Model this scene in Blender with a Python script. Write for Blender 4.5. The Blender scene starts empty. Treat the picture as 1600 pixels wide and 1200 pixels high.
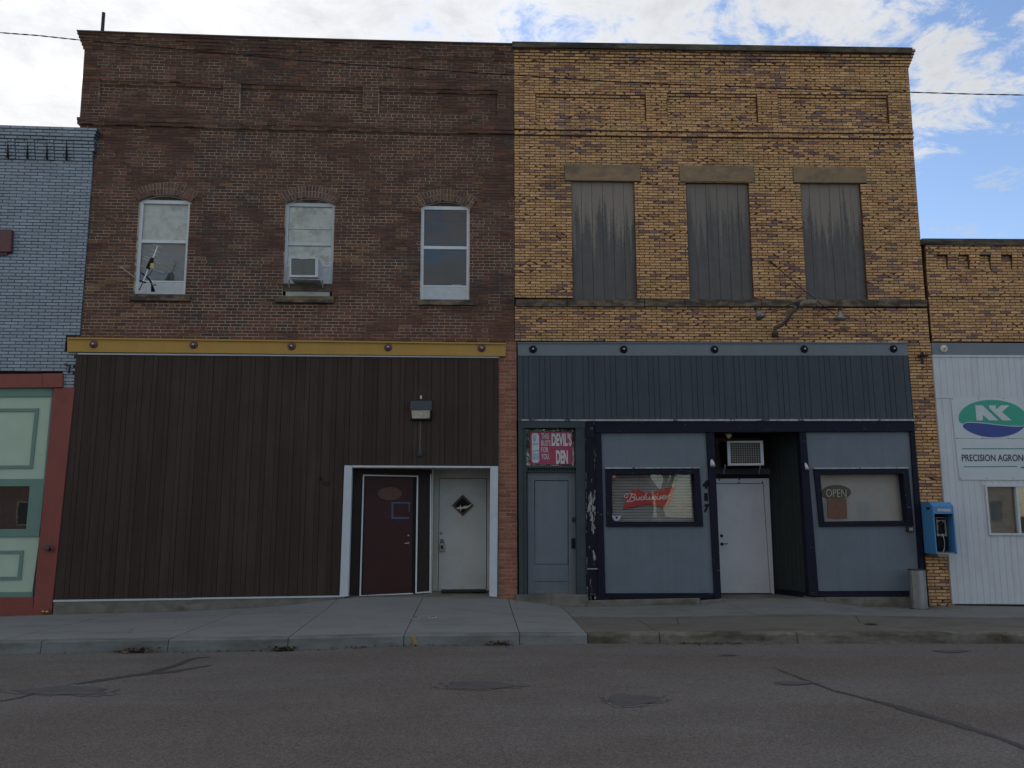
import bpy, bmesh, math, random
import numpy as np
from mathutils import Vector, Matrix, noise
random.seed(7)
RAD = math.radians
scene = bpy.context.scene
COL = scene.collection

# ------------------------------------------------------------------ camera
YAW, PITCH, ROLL = -0.0428794, 0.1574718, 0.0030273
FR = 1287.0            # focal length in pixels of a 1600 px wide frame
DIST = 15.0            # camera to facade plane (y = 0)
FC, KC = 1273.83, 0.0351884


def rot(yaw, pitch, roll):
    cy, sy = math.cos(yaw), math.sin(yaw); cp, sp = math.cos(pitch), math.sin(pitch); cr, sr = math.cos(roll), math.sin(roll)
    Rz = np.array([[cy, -sy, 0], [sy, cy, 0], [0, 0, 1]])
    Rx = np.array([[1, 0, 0], [0, cp, -sp], [0, sp, cp]])
    Ry = np.array([[cr, 0, sr], [0, 1, 0], [-sr, 0, cr]])
    return Rz @ Rx @ Ry


RM = rot(YAW, PITCH, ROLL)


def ray(px, py):
    return RM @ np.array([(px - 800) / FR, 1.0, (600 - py) / FR])


_d = ray(800, 935)
ZC = -_d[2] / _d[1] * DIST      # camera height: facade foot at z = 0

cam_data = bpy.data.cameras.new('camera')
cam = bpy.data.objects.new('camera', cam_data)
COL.objects.link(cam)
cam_data.sensor_width = 36.0
cam_data.lens = FR / 1600 * 36.0
cam_data.clip_end = 2000
cm = Matrix.Identity(4)
for i in range(3):
    cm[i][0] = RM[i][0]; cm[i][1] = RM[i][2]; cm[i][2] = -RM[i][1]
cm[0][3], cm[1][3], cm[2][3] = 0, -DIST, ZC
cam.matrix_world = cm
scene.camera = cam

# ------------------------------------------------------------------ light
SUN_EL, SUN_AZ = RAD(24), RAD(-28)       # behind the buildings, a little to the left (azimuth from +y towards +x)
world = bpy.data.worlds.new('World'); scene.world = world; world.use_nodes = True
nt = world.node_tree; N = nt.nodes; L = nt.links
for n in list(N): N.remove(n)


def wn(t, **k):
    n = N.new(t)
    for a, b in k.items(): setattr(n, a, b)
    return n


def wmath(op, a, b=None, clamp=False):
    n = wn('ShaderNodeMath', operation=op, use_clamp=clamp)
    for i, v in enumerate((a, b)):
        if v is None: continue
        if isinstance(v, (int, float)): n.inputs[i].default_value = v
        else: L.new(v, n.inputs[i])
    return n.outputs[0]


sky = wn('ShaderNodeTexSky', sky_type='NISHITA', sun_disc=False, sun_elevation=SUN_EL, sun_rotation=SUN_AZ, altitude=400, air_density=1.0, dust_density=0.6, ozone_density=1.6)
tc = wn('ShaderNodeTexCoord')
sep = wn('ShaderNodeSeparateXYZ'); L.new(tc.outputs['Generated'], sep.inputs[0])
zz = wmath('ADD', wmath('MAXIMUM', sep.outputs[2], 0.0), 0.16)
comb = wn('ShaderNodeCombineXYZ')
L.new(wmath('DIVIDE', sep.outputs[0], zz), comb.inputs[0]); L.new(wmath('DIVIDE', sep.outputs[1], zz), comb.inputs[1])
comb.inputs[2].default_value = 3.7
n1 = wn('ShaderNodeTexNoise'); n1.inputs['Scale'].default_value = 7.5; n1.inputs['Detail'].default_value = 12; n1.inputs['Roughness'].default_value = 0.68; n1.inputs['Distortion'].default_value = 0.35
L.new(comb.outputs[0], n1.inputs['Vector'])
n2 = wn('ShaderNodeTexNoise'); n2.inputs['Scale'].default_value = 2.2; n2.inputs['Detail'].default_value = 5; n2.inputs['Roughness'].default_value = 0.5
L.new(comb.outputs[0], n2.inputs['Vector'])
# the cloud deck ends along a front that runs across the sky on the right
ra = ray(1425, 250); rb = ray(1640, 110)
nn = np.cross(ra, rb); nn = nn / np.linalg.norm(nn)
if np.dot(nn, ray(900, 60)) < 0: nn = -nn
dot = wn('ShaderNodeVectorMath', operation='DOT_PRODUCT'); L.new(tc.outputs['Generated'], dot.inputs[0]); dot.inputs[1].default_value = tuple(nn)
front = wn('ShaderNodeMapRange'); L.new(dot.outputs['Value'], front.inputs[0])
front.inputs[1].default_value = -0.075; front.inputs[2].default_value = 0.005; front.inputs[3].default_value = -0.36; front.inputs[4].default_value = 0.0
front2 = wn('ShaderNodeMapRange'); L.new(dot.outputs['Value'], front2.inputs[0])
front2.inputs[1].default_value = 0.0; front2.inputs[2].default_value = 0.5; front2.inputs[3].default_value = 0.0; front2.inputs[4].default_value = 0.26
dens = wmath('ADD', wmath('ADD', wmath('ADD', wmath('MULTIPLY', n1.outputs[0], 2.2), -0.60), front.outputs[0]), front2.outputs[0])
dens = wmath('ADD', dens, wmath('MULTIPLY', wmath('SUBTRACT', n2.outputs[0], 0.5), 0.9))
dens = wmath('ADD', dens, wmath('MULTIPLY', wmath('MINIMUM', sep.outputs[1], 0.0), 0.06))     # fewer clouds away from the sun
ramp = wn('ShaderNodeMapRange', interpolation_type='SMOOTHSTEP'); L.new(dens, ramp.inputs[0])
ramp.inputs[1].default_value = 0.33; ramp.inputs[2].default_value = 0.70; ramp.inputs[3].default_value = 0.0; ramp.inputs[4].default_value = 0.93
# cloud brightness: thick parts are greyer
cb = wn('ShaderNodeMapRange'); L.new(wmath('ADD', wmath('MULTIPLY', n2.outputs[0], 0.5), wmath('MULTIPLY', n1.outputs[0], 0.5)), cb.inputs[0])
cb.inputs[1].default_value = 0.38; cb.inputs[2].default_value = 0.62; cb.inputs[3].default_value = 1.22; cb.inputs[4].default_value = 0.80
CLOUD = 5.7
sdot = wn('ShaderNodeVectorMath', operation='DOT_PRODUCT'); L.new(tc.outputs['Generated'], sdot.inputs[0])
sdot.inputs[1].default_value = (math.sin(SUN_AZ) * math.cos(SUN_EL), math.cos(SUN_AZ) * math.cos(SUN_EL), math.sin(SUN_EL))
glow = wmath('ADD', wmath('MULTIPLY', wmath('POWER', wmath('MAXIMUM', sdot.outputs['Value'], 0.0), 1.5), 0.30), 0.60)   # clouds scatter forward: brightest towards the sun
cc = wn('ShaderNodeCombineXYZ')
for i, v in enumerate((0.965, 0.975, 0.985)): L.new(wmath('MULTIPLY', wmath('MULTIPLY', cb.outputs[0], glow), v * CLOUD), cc.inputs[i])
skyg = wn('ShaderNodeVectorMath', operation='MULTIPLY'); L.new(sky.outputs[0], skyg.inputs[0]); skyg.inputs[1].default_value = (1.0, 1.0, 1.06)
mix = wn('ShaderNodeMix', data_type='VECTOR'); L.new(ramp.outputs[0], mix.inputs[0]); L.new(skyg.outputs[0], mix.inputs[4]); L.new(cc.outputs[0], mix.inputs[5])
bg = wn('ShaderNodeBackground'); L.new(mix.outputs[1], bg.inputs[0]); bg.inputs[1].default_value = 0.10
out = wn('ShaderNodeOutputWorld'); L.new(bg.outputs[0], out.inputs[0])

sd = bpy.data.lights.new('sun', 'SUN'); sd.energy = 3.0; sd.angle = RAD(0.53); sd.color = (1.0, 0.93, 0.82)
so = bpy.data.objects.new('sun', sd); COL.objects.link(so); so.location = (-20, 40, 30)
sdir = Vector((math.sin(SUN_AZ) * math.cos(SUN_EL), math.cos(SUN_AZ) * math.cos(SUN_EL), math.sin(SUN_EL)))
so.rotation_euler = sdir.to_track_quat('Z', 'Y').to_euler()

scene.view_settings.view_transform = 'Standard'; scene.view_settings.look = 'None'
scene.view_settings.exposure = 0.92; scene.view_settings.gamma = 1.0
scene.render.engine = 'CYCLES'
scene.cycles.max_bounces = 5; scene.cycles.diffuse_bounces = 3; scene.cycles.glossy_bounces = 3; scene.cycles.transparent_max_bounces = 8


# ------------------------------------------------------------------ coordinate maps
def P(px, py, y=0.0):
    "world point on the plane at depth y seen at photo pixel (px, py)"
    d = ray(px, py); t = (y + DIST) / d[1]
    return (t * d[0], y, ZC + t * d[2])


def G(px, py, z):
    "world point on the level z seen at photo pixel"
    d = ray(px, py); t = (z - ZC) / d[2]
    return (t * d[0], t * d[1] - DIST, z)


def C(px, py):
    "rectified facade coordinates (course-true) of a pixel"
    u = (px - 800) / 1200; v = (600 - py) / 1200; s = 1 / (1 + KC * (u * u + v * v))
    d = RM @ np.array([u * s * 1200 / FC, 1, v * s * 1200 / FC])
    return (d[0] / d[1] * DIST, ZC + d[2] / d[1] * DIST)


def W(cx, cz, y=0.0):
    c = RM.T @ np.array([cx, DIST, cz - ZC])
    us = c[0] / c[1] * FC / 1200; vs = c[2] / c[1] * FC / 1200
    u, v = us, vs
    for _ in range(7):
        k = 1 + KC * (u * u + v * v); u = us * k; v = vs * k
    d = ray(u * 1200 + 800, 600 - v * 1200)
    return (d[0] / d[1] * DIST, y, ZC + d[2] / d[1] * DIST)


def crect(q):
    "rectified x0, x1, z0, z1 of a pixel quad TL, TR, BR, BL"
    c = [C(*p) for p in q]
    return ((c[0][0] + c[3][0]) / 2, (c[1][0] + c[2][0]) / 2, (c[2][1] + c[3][1]) / 2, (c[0][1] + c[1][1]) / 2)


# ------------------------------------------------------------------ materials
def mat(name, color, rough=0.8, metallic=0.0, var=0.12, scale=6.0, bump=0.0, bscale=60.0, stain=None, stain_amt=0.0, stain_scale=(1.5, 1.5, 1.5), stain_lo=0.5, stain_hi=0.65, attr=False, spec=0.4, coat=0.0, streak=0.0):
    m = bpy.data.materials.new(name); m.use_nodes = True
    t = m.node_tree; n = t.nodes; l = t.links
    b = n['Principled BSDF']; b.inputs['Roughness'].default_value = rough; b.inputs['Metallic'].default_value = metallic
    b.inputs['Specular IOR Level'].default_value = spec
    b.inputs['Coat Weight'].default_value = coat
    co = n.new('ShaderNodeTexCoord')
    if attr:
        a = n.new('ShaderNodeAttribute'); a.attribute_name = 'Col'; base = a.outputs['Color']
    else:
        a = n.new('ShaderNodeRGB'); a.outputs[0].default_value = (*color, 1); base = a.outputs[0]
    if stain_amt > 0:
        mp = n.new('ShaderNodeMapping'); mp.inputs['Scale'].default_value = stain_scale; l.new(co.outputs['Object'], mp.inputs[0])
        s = n.new('ShaderNodeTexNoise'); s.inputs['Scale'].default_value = 1.0; s.inputs['Detail'].default_value = 8; s.inputs['Roughness'].default_value = 0.65; l.new(mp.outputs[0], s.inputs['Vector'])
        r = n.new('ShaderNodeMapRange'); r.inputs[1].default_value = stain_lo; r.inputs[2].default_value = stain_hi; r.inputs[4].default_value = stain_amt; l.new(s.outputs[0], r.inputs[0])
        mx = n.new('ShaderNodeMix'); mx.data_type = 'RGBA'; l.new(r.outputs[0], mx.inputs[0]); l.new(base, mx.inputs[6]); mx.inputs[7].default_value = (*stain, 1); base = mx.outputs[2]
    if streak > 0:
        mp = n.new('ShaderNodeMapping'); mp.inputs['Scale'].default_value = (14, 14, 0.7); l.new(co.outputs['Object'], mp.inputs[0])
        s = n.new('ShaderNodeTexNoise'); s.inputs['Scale'].default_value = 1.0; s.inputs['Detail'].default_value = 6; l.new(mp.outputs[0], s.inputs['Vector'])
        r = n.new('ShaderNodeMapRange'); r.inputs[1].default_value = 0.3; r.inputs[2].default_value = 0.7; r.inputs[3].default_value = 1 - streak; r.inputs[4].default_value = 1 + streak; l.new(s.outputs[0], r.inputs[0])
        v = n.new('ShaderNodeVectorMath'); v.operation = 'SCALE'; l.new(base, v.inputs[0]); l.new(r.outputs[0], v.inputs['Scale']); base = v.outputs[0]
    if var > 0:
        s = n.new('ShaderNodeTexNoise'); s.inputs['Scale'].default_value = scale; s.inputs['Detail'].default_value = 7; s.inputs['Roughness'].default_value = 0.6; l.new(co.outputs['Object'], s.inputs['Vector'])
        r = n.new('ShaderNodeMapRange'); r.inputs[1].default_value = 0.28; r.inputs[2].default_value = 0.72; r.inputs[3].default_value = 1 - var; r.inputs[4].default_value = 1 + var; l.new(s.outputs[0], r.inputs[0])
        v = n.new('ShaderNodeVectorMath'); v.operation = 'SCALE'; l.new(base, v.inputs[0]); l.new(r.outputs[0], v.inputs['Scale']); base = v.outputs[0]
    l.new(base, b.inputs['Base Color'])
    if bump > 0:
        s = n.new('ShaderNodeTexNoise'); s.inputs['Scale'].default_value = bscale; s.inputs['Detail'].default_value = 4; l.new(co.outputs['Object'], s.inputs['Vector'])
        bp = n.new('ShaderNodeBump'); bp.inputs['Strength'].default_value = bump; bp.inputs['Distance'].default_value = 0.01; l.new(s.outputs[0], bp.inputs['Height']); l.new(bp.outputs[0], b.inputs['Normal'])
    return m


def glass_mat(name='glass', tint=(0.9, 0.95, 0.95), rough=0.0, f0=0.08):
    m = bpy.data.materials.new(name); m.use_nodes = True
    t = m.node_tree; n = t.nodes; l = t.links; n.clear()
    o = n.new('ShaderNodeOutputMaterial'); tr = n.new('ShaderNodeBsdfTransparent'); tr.inputs[0].default_value = (*tint, 1)
    gl = n.new('ShaderNodeBsdfGlossy'); gl.inputs['Roughness'].default_value = rough; gl.inputs['Color'].default_value = (1, 1, 1, 1)
    lw = n.new('ShaderNodeFresnel'); lw.inputs[0].default_value = 1.5
    mul = n.new('ShaderNodeMath'); mul.operation = 'MULTIPLY'; mul.use_clamp = True; mul.inputs[1].default_value = f0 / 0.04; l.new(lw.outputs[0], mul.inputs[0])
    mx = n.new('ShaderNodeMixShader'); l.new(mul.outputs[0], mx.inputs[0]); l.new(tr.outputs[0], mx.inputs[1]); l.new(gl.outputs[0], mx.inputs[2]); l.new(mx.outputs[0], o.inputs[0])
    # faint waviness
    s = n.new('ShaderNodeTexNoise'); s.inputs['Scale'].default_value = 1.3; c = n.new('ShaderNodeTexCoord'); l.new(c.outputs['Object'], s.inputs['Vector'])
    bp = n.new('ShaderNodeBump'); bp.inputs['Strength'].default_value = 0.05; bp.inputs['Distance'].default_value = 0.02; l.new(s.outputs[0], bp.inputs['Height']); l.new(bp.outputs[0], gl.inputs['Normal'])
    return m


M = {}
M['brick'] = mat('brick_face', (0, 0, 0), 0.88, var=0.20, scale=22, bump=0.5, bscale=90, attr=True, spec=0.25, stain=(0.03, 0.026, 0.024), stain_amt=0.45, stain_scale=(0.9, 0.9, 1.6), stain_lo=0.52, stain_hi=0.75)
M['brick_blue'] = mat('painted_brick', (0, 0, 0), 0.6, var=0.07, scale=5, bump=0.3, bscale=60, attr=True, spec=0.4, stain=(0.24, 0.27, 0.30), stain_amt=0.5, stain_scale=(0.7, 0.7, 0.7), stain_lo=0.5, stain_hi=0.7)
M['mortar'] = mat('mortar', (0, 0, 0), 0.95, var=0.15, scale=30, bump=0.3, bscale=120, attr=True, spec=0.1)
M['brick_dark'] = mat('side_wall_brick', (0.10, 0.07, 0.06), 0.9, var=0.3, scale=4)
M['roofing'] = mat('roofing', (0.06, 0.06, 0.06), 0.95)
M['stone'] = mat('weathered_sandstone', (0.175, 0.135, 0.09), 0.9, var=0.22, scale=5, bump=0.4, bscale=50, stain=(0.05, 0.045, 0.04), stain_amt=0.75, stain_scale=(2, 2, 5), stain_lo=0.5, stain_hi=0.68)
M['sill_stone'] = mat('sooty_sill_stone', (0.16, 0.12, 0.08), 0.9, var=0.4, scale=9, bump=0.5, bscale=50, stain=(0.045, 0.038, 0.032), stain_amt=0.85, stain_scale=(2.6, 2.6, 8), stain_lo=0.44, stain_hi=0.56)
M['coping'] = mat('blackened_coping_stone', (0.10, 0.085, 0.06), 0.9, var=0.4, scale=8, bump=0.4, bscale=60, stain=(0.022, 0.021, 0.02), stain_amt=0.95, stain_scale=(0.8, 2, 6), stain_lo=0.42, stain_hi=0.58)
M['lintel'] = mat('lintel_stone', (0.25, 0.175, 0.105), 0.9, var=0.12, scale=4, bump=0.3, bscale=50, stain=(0.10, 0.082, 0.065), stain_amt=0.8, stain_scale=(2, 2, 3.5), stain_lo=0.46, stain_hi=0.68)
M['gold'] = mat('mustard_paint', (0.38, 0.215, 0.03), 0.5, var=0.07, scale=2.5, spec=0.5, streak=0.03)
M['white_trim'] = mat('white_trim_paint', (0.47, 0.52, 0.56), 0.5, var=0.07, scale=5)
M['frame_white'] = mat('window_frame_paint', (0.60, 0.64, 0.66), 0.55, var=0.08, scale=12)
M['frame_grey'] = mat('window_frame_dusty', (0.46, 0.50, 0.52), 0.6, var=0.1, scale=12)
M['siding_brown'] = mat('dark_brown_siding', (0.046, 0.031, 0.026), 0.6, attr=True, var=0.14, scale=1.3, spec=0.15, stain=(0.062, 0.045, 0.038), stain_amt=0.55, stain_scale=(5, 1, 0.5), stain_lo=0.5, stain_hi=0.7, streak=0.10)
M['brown_paint'] = mat('dark_brown_paint', (0.03, 0.021, 0.019), 0.6, var=0.1, spec=0.15)
M['groove'] = mat('siding_groove', (0.012, 0.010, 0.011), 0.8, var=0)
M['siding_blue'] = mat('slate_blue_siding', (0.050, 0.062, 0.074), 0.6, spec=0.2, var=0.08, scale=3, streak=0.10)
M['fascia_blue'] = mat('grey_blue_beam_paint', (0.145, 0.168, 0.188), 0.6, var=0.07, scale=3, streak=0.03)
M['panel_blue'] = mat('grey_blue_panel', (0.124, 0.150, 0.178), 0.6, var=0.07, scale=2, streak=0.05, stain=(0.10, 0.115, 0.138), stain_amt=0.5, stain_scale=(1.3, 1, 1.3), stain_lo=0.45, stain_hi=0.65)
M['door_blue'] = mat('grey_blue_door_paint', (0.115, 0.136, 0.158), 0.5, var=0.06, scale=4, streak=0.05, stain=(0.06, 0.075, 0.09), stain_amt=0.4, stain_scale=(3, 3, 6), stain_lo=0.6, stain_hi=0.75)
M['frame_slate'] = mat('dark_slate_trim', (0.045, 0.060, 0.066), 0.6, spec=0.2, var=0.12, scale=4)
M['navy'] = mat('navy_paint', (0.009, 0.0095, 0.022), 0.6, var=0.12, scale=7, spec=0.15, stain=(0.22, 0.21, 0.20), stain_amt=0.7, stain_scale=(7, 7, 26), stain_lo=0.655, stain_hi=0.70)
M['navy_peel'] = mat('peeling_navy_paint', (0.009, 0.010, 0.018), 0.6, var=0.2, scale=7, spec=0.15, stain=(0.34, 0.33, 0.32), stain_amt=0.9, stain_scale=(16, 16, 3.5), stain_lo=0.60, stain_hi=0.64)
M['peel'] = mat('bare_peeled_wood', (0.28, 0.275, 0.265), 0.8, var=0.3, scale=40)
M['drip'] = mat('chipped_drip_edge', (0.33, 0.335, 0.335), 0.6, var=0.3, scale=12, stain=(0.03, 0.03, 0.06), stain_amt=0.9, stain_scale=(5, 5, 5), stain_lo=0.56, stain_hi=0.6)
M['white_door'] = mat('white_door_paint', (0.46, 0.48, 0.475), 0.45, var=0.05, scale=2.5, stain=(0.36, 0.35, 0.31), stain_amt=0.35, stain_scale=(1.5, 1.5, 2.5))
M['cream'] = mat('cream_jamb_paint', (0.42, 0.43, 0.39), 0.55, var=0.1, scale=5, stain=(0.25, 0.22, 0.16), stain_amt=0.4, stain_scale=(3, 3, 1))
M['grey_door'] = mat('pale_grey_door_paint', (0.50, 0.51, 0.53), 0.45, var=0.04, scale=2.5, stain=(0.36, 0.36, 0.37), stain_amt=0.3, stain_scale=(2, 2, 2))
M['red_door'] = mat('oxblood_door_paint', (0.042, 0.0145, 0.015), 0.45, var=0.1, scale=2, spec=0.2, stain=(0.05, 0.024, 0.014), stain_amt=0.6, stain_scale=(1, 1, 1.3))
M['soffit'] = mat('soffit_paint', (0.38, 0.38, 0.35), 0.8, var=0.12)
M['black'] = mat('black_paint', (0.010, 0.010, 0.012), 0.7, var=0.1, spec=0.15)
M['alcove'] = mat('dark_green_alcove_siding', (0.028, 0.038, 0.037), 0.7, spec=0.15, var=0.12, streak=0.12)
M['brass'] = mat('brass', (0.40, 0.27, 0.10), 0.35, metallic=0.8, var=0.1)
M['chrome'] = mat('worn_chrome', (0.55, 0.55, 0.55), 0.3, metallic=0.9, var=0.1)
M['steel'] = mat('galvanised_steel', (0.25, 0.25, 0.25), 0.5, metallic=0.75, var=0.15, streak=0.22)
M['dark_metal'] = mat('dark_iron', (0.03, 0.026, 0.024), 0.6, metallic=0.3, var=0.2)
M['rust'] = mat('rusty_grey_pipe', (0.20, 0.17, 0.14), 0.7, metallic=0.2, var=0.25, scale=14, stain=(0.10, 0.05, 0.03), stain_amt=0.7, stain_scale=(6, 6, 6))
M['maroon'] = mat('maroon_paint', (0.105, 0.045, 0.048), 0.5, var=0.1)
M['red'] = mat('barn_red_paint', (0.205, 0.052, 0.040), 0.55, var=0.1, scale=3, streak=0.04)
M['pale_green'] = mat('sage_panel_paint', (0.38, 0.49, 0.38), 0.55, var=0.05, scale=3)
M['green'] = mat('forest_green_paint', (0.125, 0.225, 0.185), 0.55, var=0.08, scale=4)
M['concrete'] = mat('foundation_concrete', (0.155, 0.15, 0.125), 0.92, var=0.22, scale=6, bump=0.4, bscale=70, stain=(0.07, 0.065, 0.05), stain_amt=0.7, stain_scale=(1.5, 1.5, 4))
M['walk_new'] = mat('new_sidewalk_concrete', (0.190, 0.200, 0.198), 0.9, var=0.06, scale=1.6, bump=0.15, bscale=150, stain=(0.13, 0.145, 0.15), stain_amt=0.6, stain_scale=(0.9, 2.2, 1))
M['walk_old'] = mat('old_sidewalk_concrete', (0.120, 0.112, 0.096), 0.93, var=0.14, scale=3, bump=0.35, bscale=130, stain=(0.075, 0.068, 0.058), stain_amt=0.6, stain_scale=(0.8, 1.8, 1))
M['walk_strip'] = mat('grey_sidewalk_strip', (0.165, 0.168, 0.162), 0.9, var=0.1, scale=3, bump=0.2, bscale=130, stain=(0.10, 0.098, 0.09), stain_amt=0.6, stain_scale=(0.8, 1.8, 1))
M['kerb_new'] = mat('new_kerb_concrete', (0.165, 0.18, 0.18), 0.9, var=0.12, scale=3, bump=0.2, bscale=100, stain=(0.085, 0.085, 0.075), stain_amt=0.85, stain_scale=(1.2, 1.2, 5), stain_lo=0.42, stain_hi=0.66)
M['kerb_old'] = mat('old_kerb_concrete', (0.15, 0.14, 0.115), 0.93, var=0.25, scale=7, bump=0.6, bscale=60, stain=(0.055, 0.048, 0.035), stain_amt=0.9, stain_scale=(1.5, 1.5, 6), stain_lo=0.42, stain_hi=0.62)
M['yellow_mark'] = mat('yellow_kerb_paint', (0.24, 0.185, 0.07), 0.8, var=0.3, scale=20)
M['dirt'] = mat('gutter_dirt', (0.06, 0.045, 0.032), 0.95, var=0.4, scale=30)
M['leaf'] = mat('dry_leaf', (0.11, 0.08, 0.05), 0.9, var=0.3, scale=10)
M['tar'] = mat('tar_seal', (0.050, 0.047, 0.047), 0.75, var=0.2, scale=6, bump=0.3, bscale=120)
M['patch'] = mat('oil_patch', (0.080, 0.075, 0.075), 0.85, var=0.15, scale=6, bump=0.3, bscale=150)
M['cloth'] = mat('yellowed_paper', (0.66, 0.68, 0.62), 0.8, var=0.2, scale=7, stain=(0.36, 0.36, 0.30), stain_amt=0.7, stain_scale=(5, 5, 5))
M['paper_grey'] = mat('grey_backing_paper', (0.19, 0.20, 0.19), 0.8, var=0.14, scale=7, stain=(0.10, 0.11, 0.11), stain_amt=0.6, stain_scale=(3, 3, 7))
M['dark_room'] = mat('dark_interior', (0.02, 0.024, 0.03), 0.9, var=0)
M['room_grey'] = mat('dim_interior', (0.035, 0.045, 0.058), 0.9, var=0.3, scale=2)  # blue of the reflected sky put into the dark room colour
M['old_wood'] = mat('rotten_wood', (0.11, 0.095, 0.075), 0.9, var=0.35, scale=14, stain=(0.05, 0.025, 0.012), stain_amt=0.9, stain_scale=(5, 5, 12))
M['tympanum'] = mat('peeling_brown_board', (0.07, 0.045, 0.028), 0.9, var=0.4, scale=12, stain=(0.30, 0.28, 0.22), stain_amt=0.8, stain_scale=(5, 5, 12), stain_lo=0.56, stain_hi=0.66)
M['grille'] = mat('condenser_grille', (0.10, 0.115, 0.125), 0.6, metallic=0.3, var=0.15, scale=30)
M['wire_grid'] = mat('galvanised_wire_grid', (0.22, 0.22, 0.19), 0.5, metallic=0.3, var=0.1)
M['ac_white'] = mat('aged_white_enamel', (0.50, 0.52, 0.54), 0.45, var=0.07)
M['siding_white'] = mat('white_ribbed_siding', (0.50, 0.52, 0.545), 0.45, stain=(0.36, 0.36, 0.34), stain_amt=0.5, stain_scale=(4, 1, 0.7), stain_lo=0.5, stain_hi=0.7, var=0.05, scale=2, streak=0.03)
M['sign_white'] = mat('sign_board_white', (0.50, 0.54, 0.56), 0.5, var=0.05, scale=3)
M['logo_green'] = mat('logo_green', (0.025, 0.30, 0.20), 0.45, var=0.04)
M['logo_blue'] = mat('logo_blue', (0.025, 0.05, 0.24), 0.45, var=0.04)
M['ink'] = mat('sign_ink', (0.035, 0.035, 0.06), 0.5, var=0)
M['teal_line'] = mat('teal_line', (0.04, 0.20, 0.17), 0.5, var=0)
M['poster_red'] = mat('faded_poster_pink_red', (0.30, 0.035, 0.085), 0.4, var=0.12, scale=8)
M['poster_white'] = mat('poster_white', (0.52, 0.52, 0.53), 0.4, var=0.08)
M['can_grey'] = mat('poster_grey_blue', (0.28, 0.36, 0.44), 0.4, var=0.25, scale=40)
M['neon_red'] = mat('sign_red', (0.50, 0.03, 0.025), 0.5, var=0.06)
M['neon_white'] = mat('sign_white_letters', (0.75, 0.70, 0.66), 0.5, var=0.05)
M['blind'] = mat('grey_blind_slat', (0.60, 0.62, 0.60), 0.5, var=0.05)
M['phone_blue'] = mat('payphone_blue_plastic', (0.06, 0.215, 0.44), 0.42, var=0.07, scale=4)
M['phone_grey'] = mat('payphone_steel', (0.32, 0.31, 0.28), 0.45, metallic=0.4, var=0.15)
M['lens'] = mat('frosted_lamp_glass', (0.55, 0.52, 0.40), 0.25, var=0.35, scale=22, spec=0.6)
M['lamp_box'] = mat('lamp_housing_paint', (0.03, 0.042, 0.05), 0.45, var=0.1)
M['tape'] = mat('blue_masking_tape', (0.05, 0.085, 0.16), 0.7, var=0.1)
M['plaque'] = mat('wood_plaque', (0.085, 0.042, 0.025), 0.6, var=0.35, scale=30)
M['carving'] = mat('carved_white_leaf', (0.62, 0.56, 0.46), 0.6, var=0.1)
M['brown_dark'] = mat('dark_stained_wood', (0.07, 0.035, 0.025), 0.5, var=0.2)
M['glass'] = glass_mat('window_glass', tint=(0.97, 0.98, 0.98), f0=0.04)
M['glass_clear'] = glass_mat('storefront_glass', tint=(0.98, 0.98, 0.98), f0=0.027)
M['rubber'] = mat('black_rubber', (0.02, 0.018, 0.015), 0.9, var=0.2)
M['open_dark'] = mat('open_sign_back', (0.03, 0.04, 0.035), 0.6, var=0.2)
M['open_tube'] = mat('unlit_neon_tube', (0.50, 0.55, 0.48), 0.3, var=0.05)
M['open_red'] = mat('open_sign_panel', (0.14, 0.06, 0.05), 0.6, var=0.35, scale=20)
M['yellow_label'] = mat('yellow_label', (0.48, 0.38, 0.10), 0.6, var=0.1)
M['alu'] = mat('bare_aluminium', (0.6, 0.62, 0.6), 0.35, metallic=0.6, var=0.05)
M['grey_paint_door_panel'] = mat('door_panel_grey', (0.125, 0.147, 0.170), 0.5, var=0.06, streak=0.04)


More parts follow.
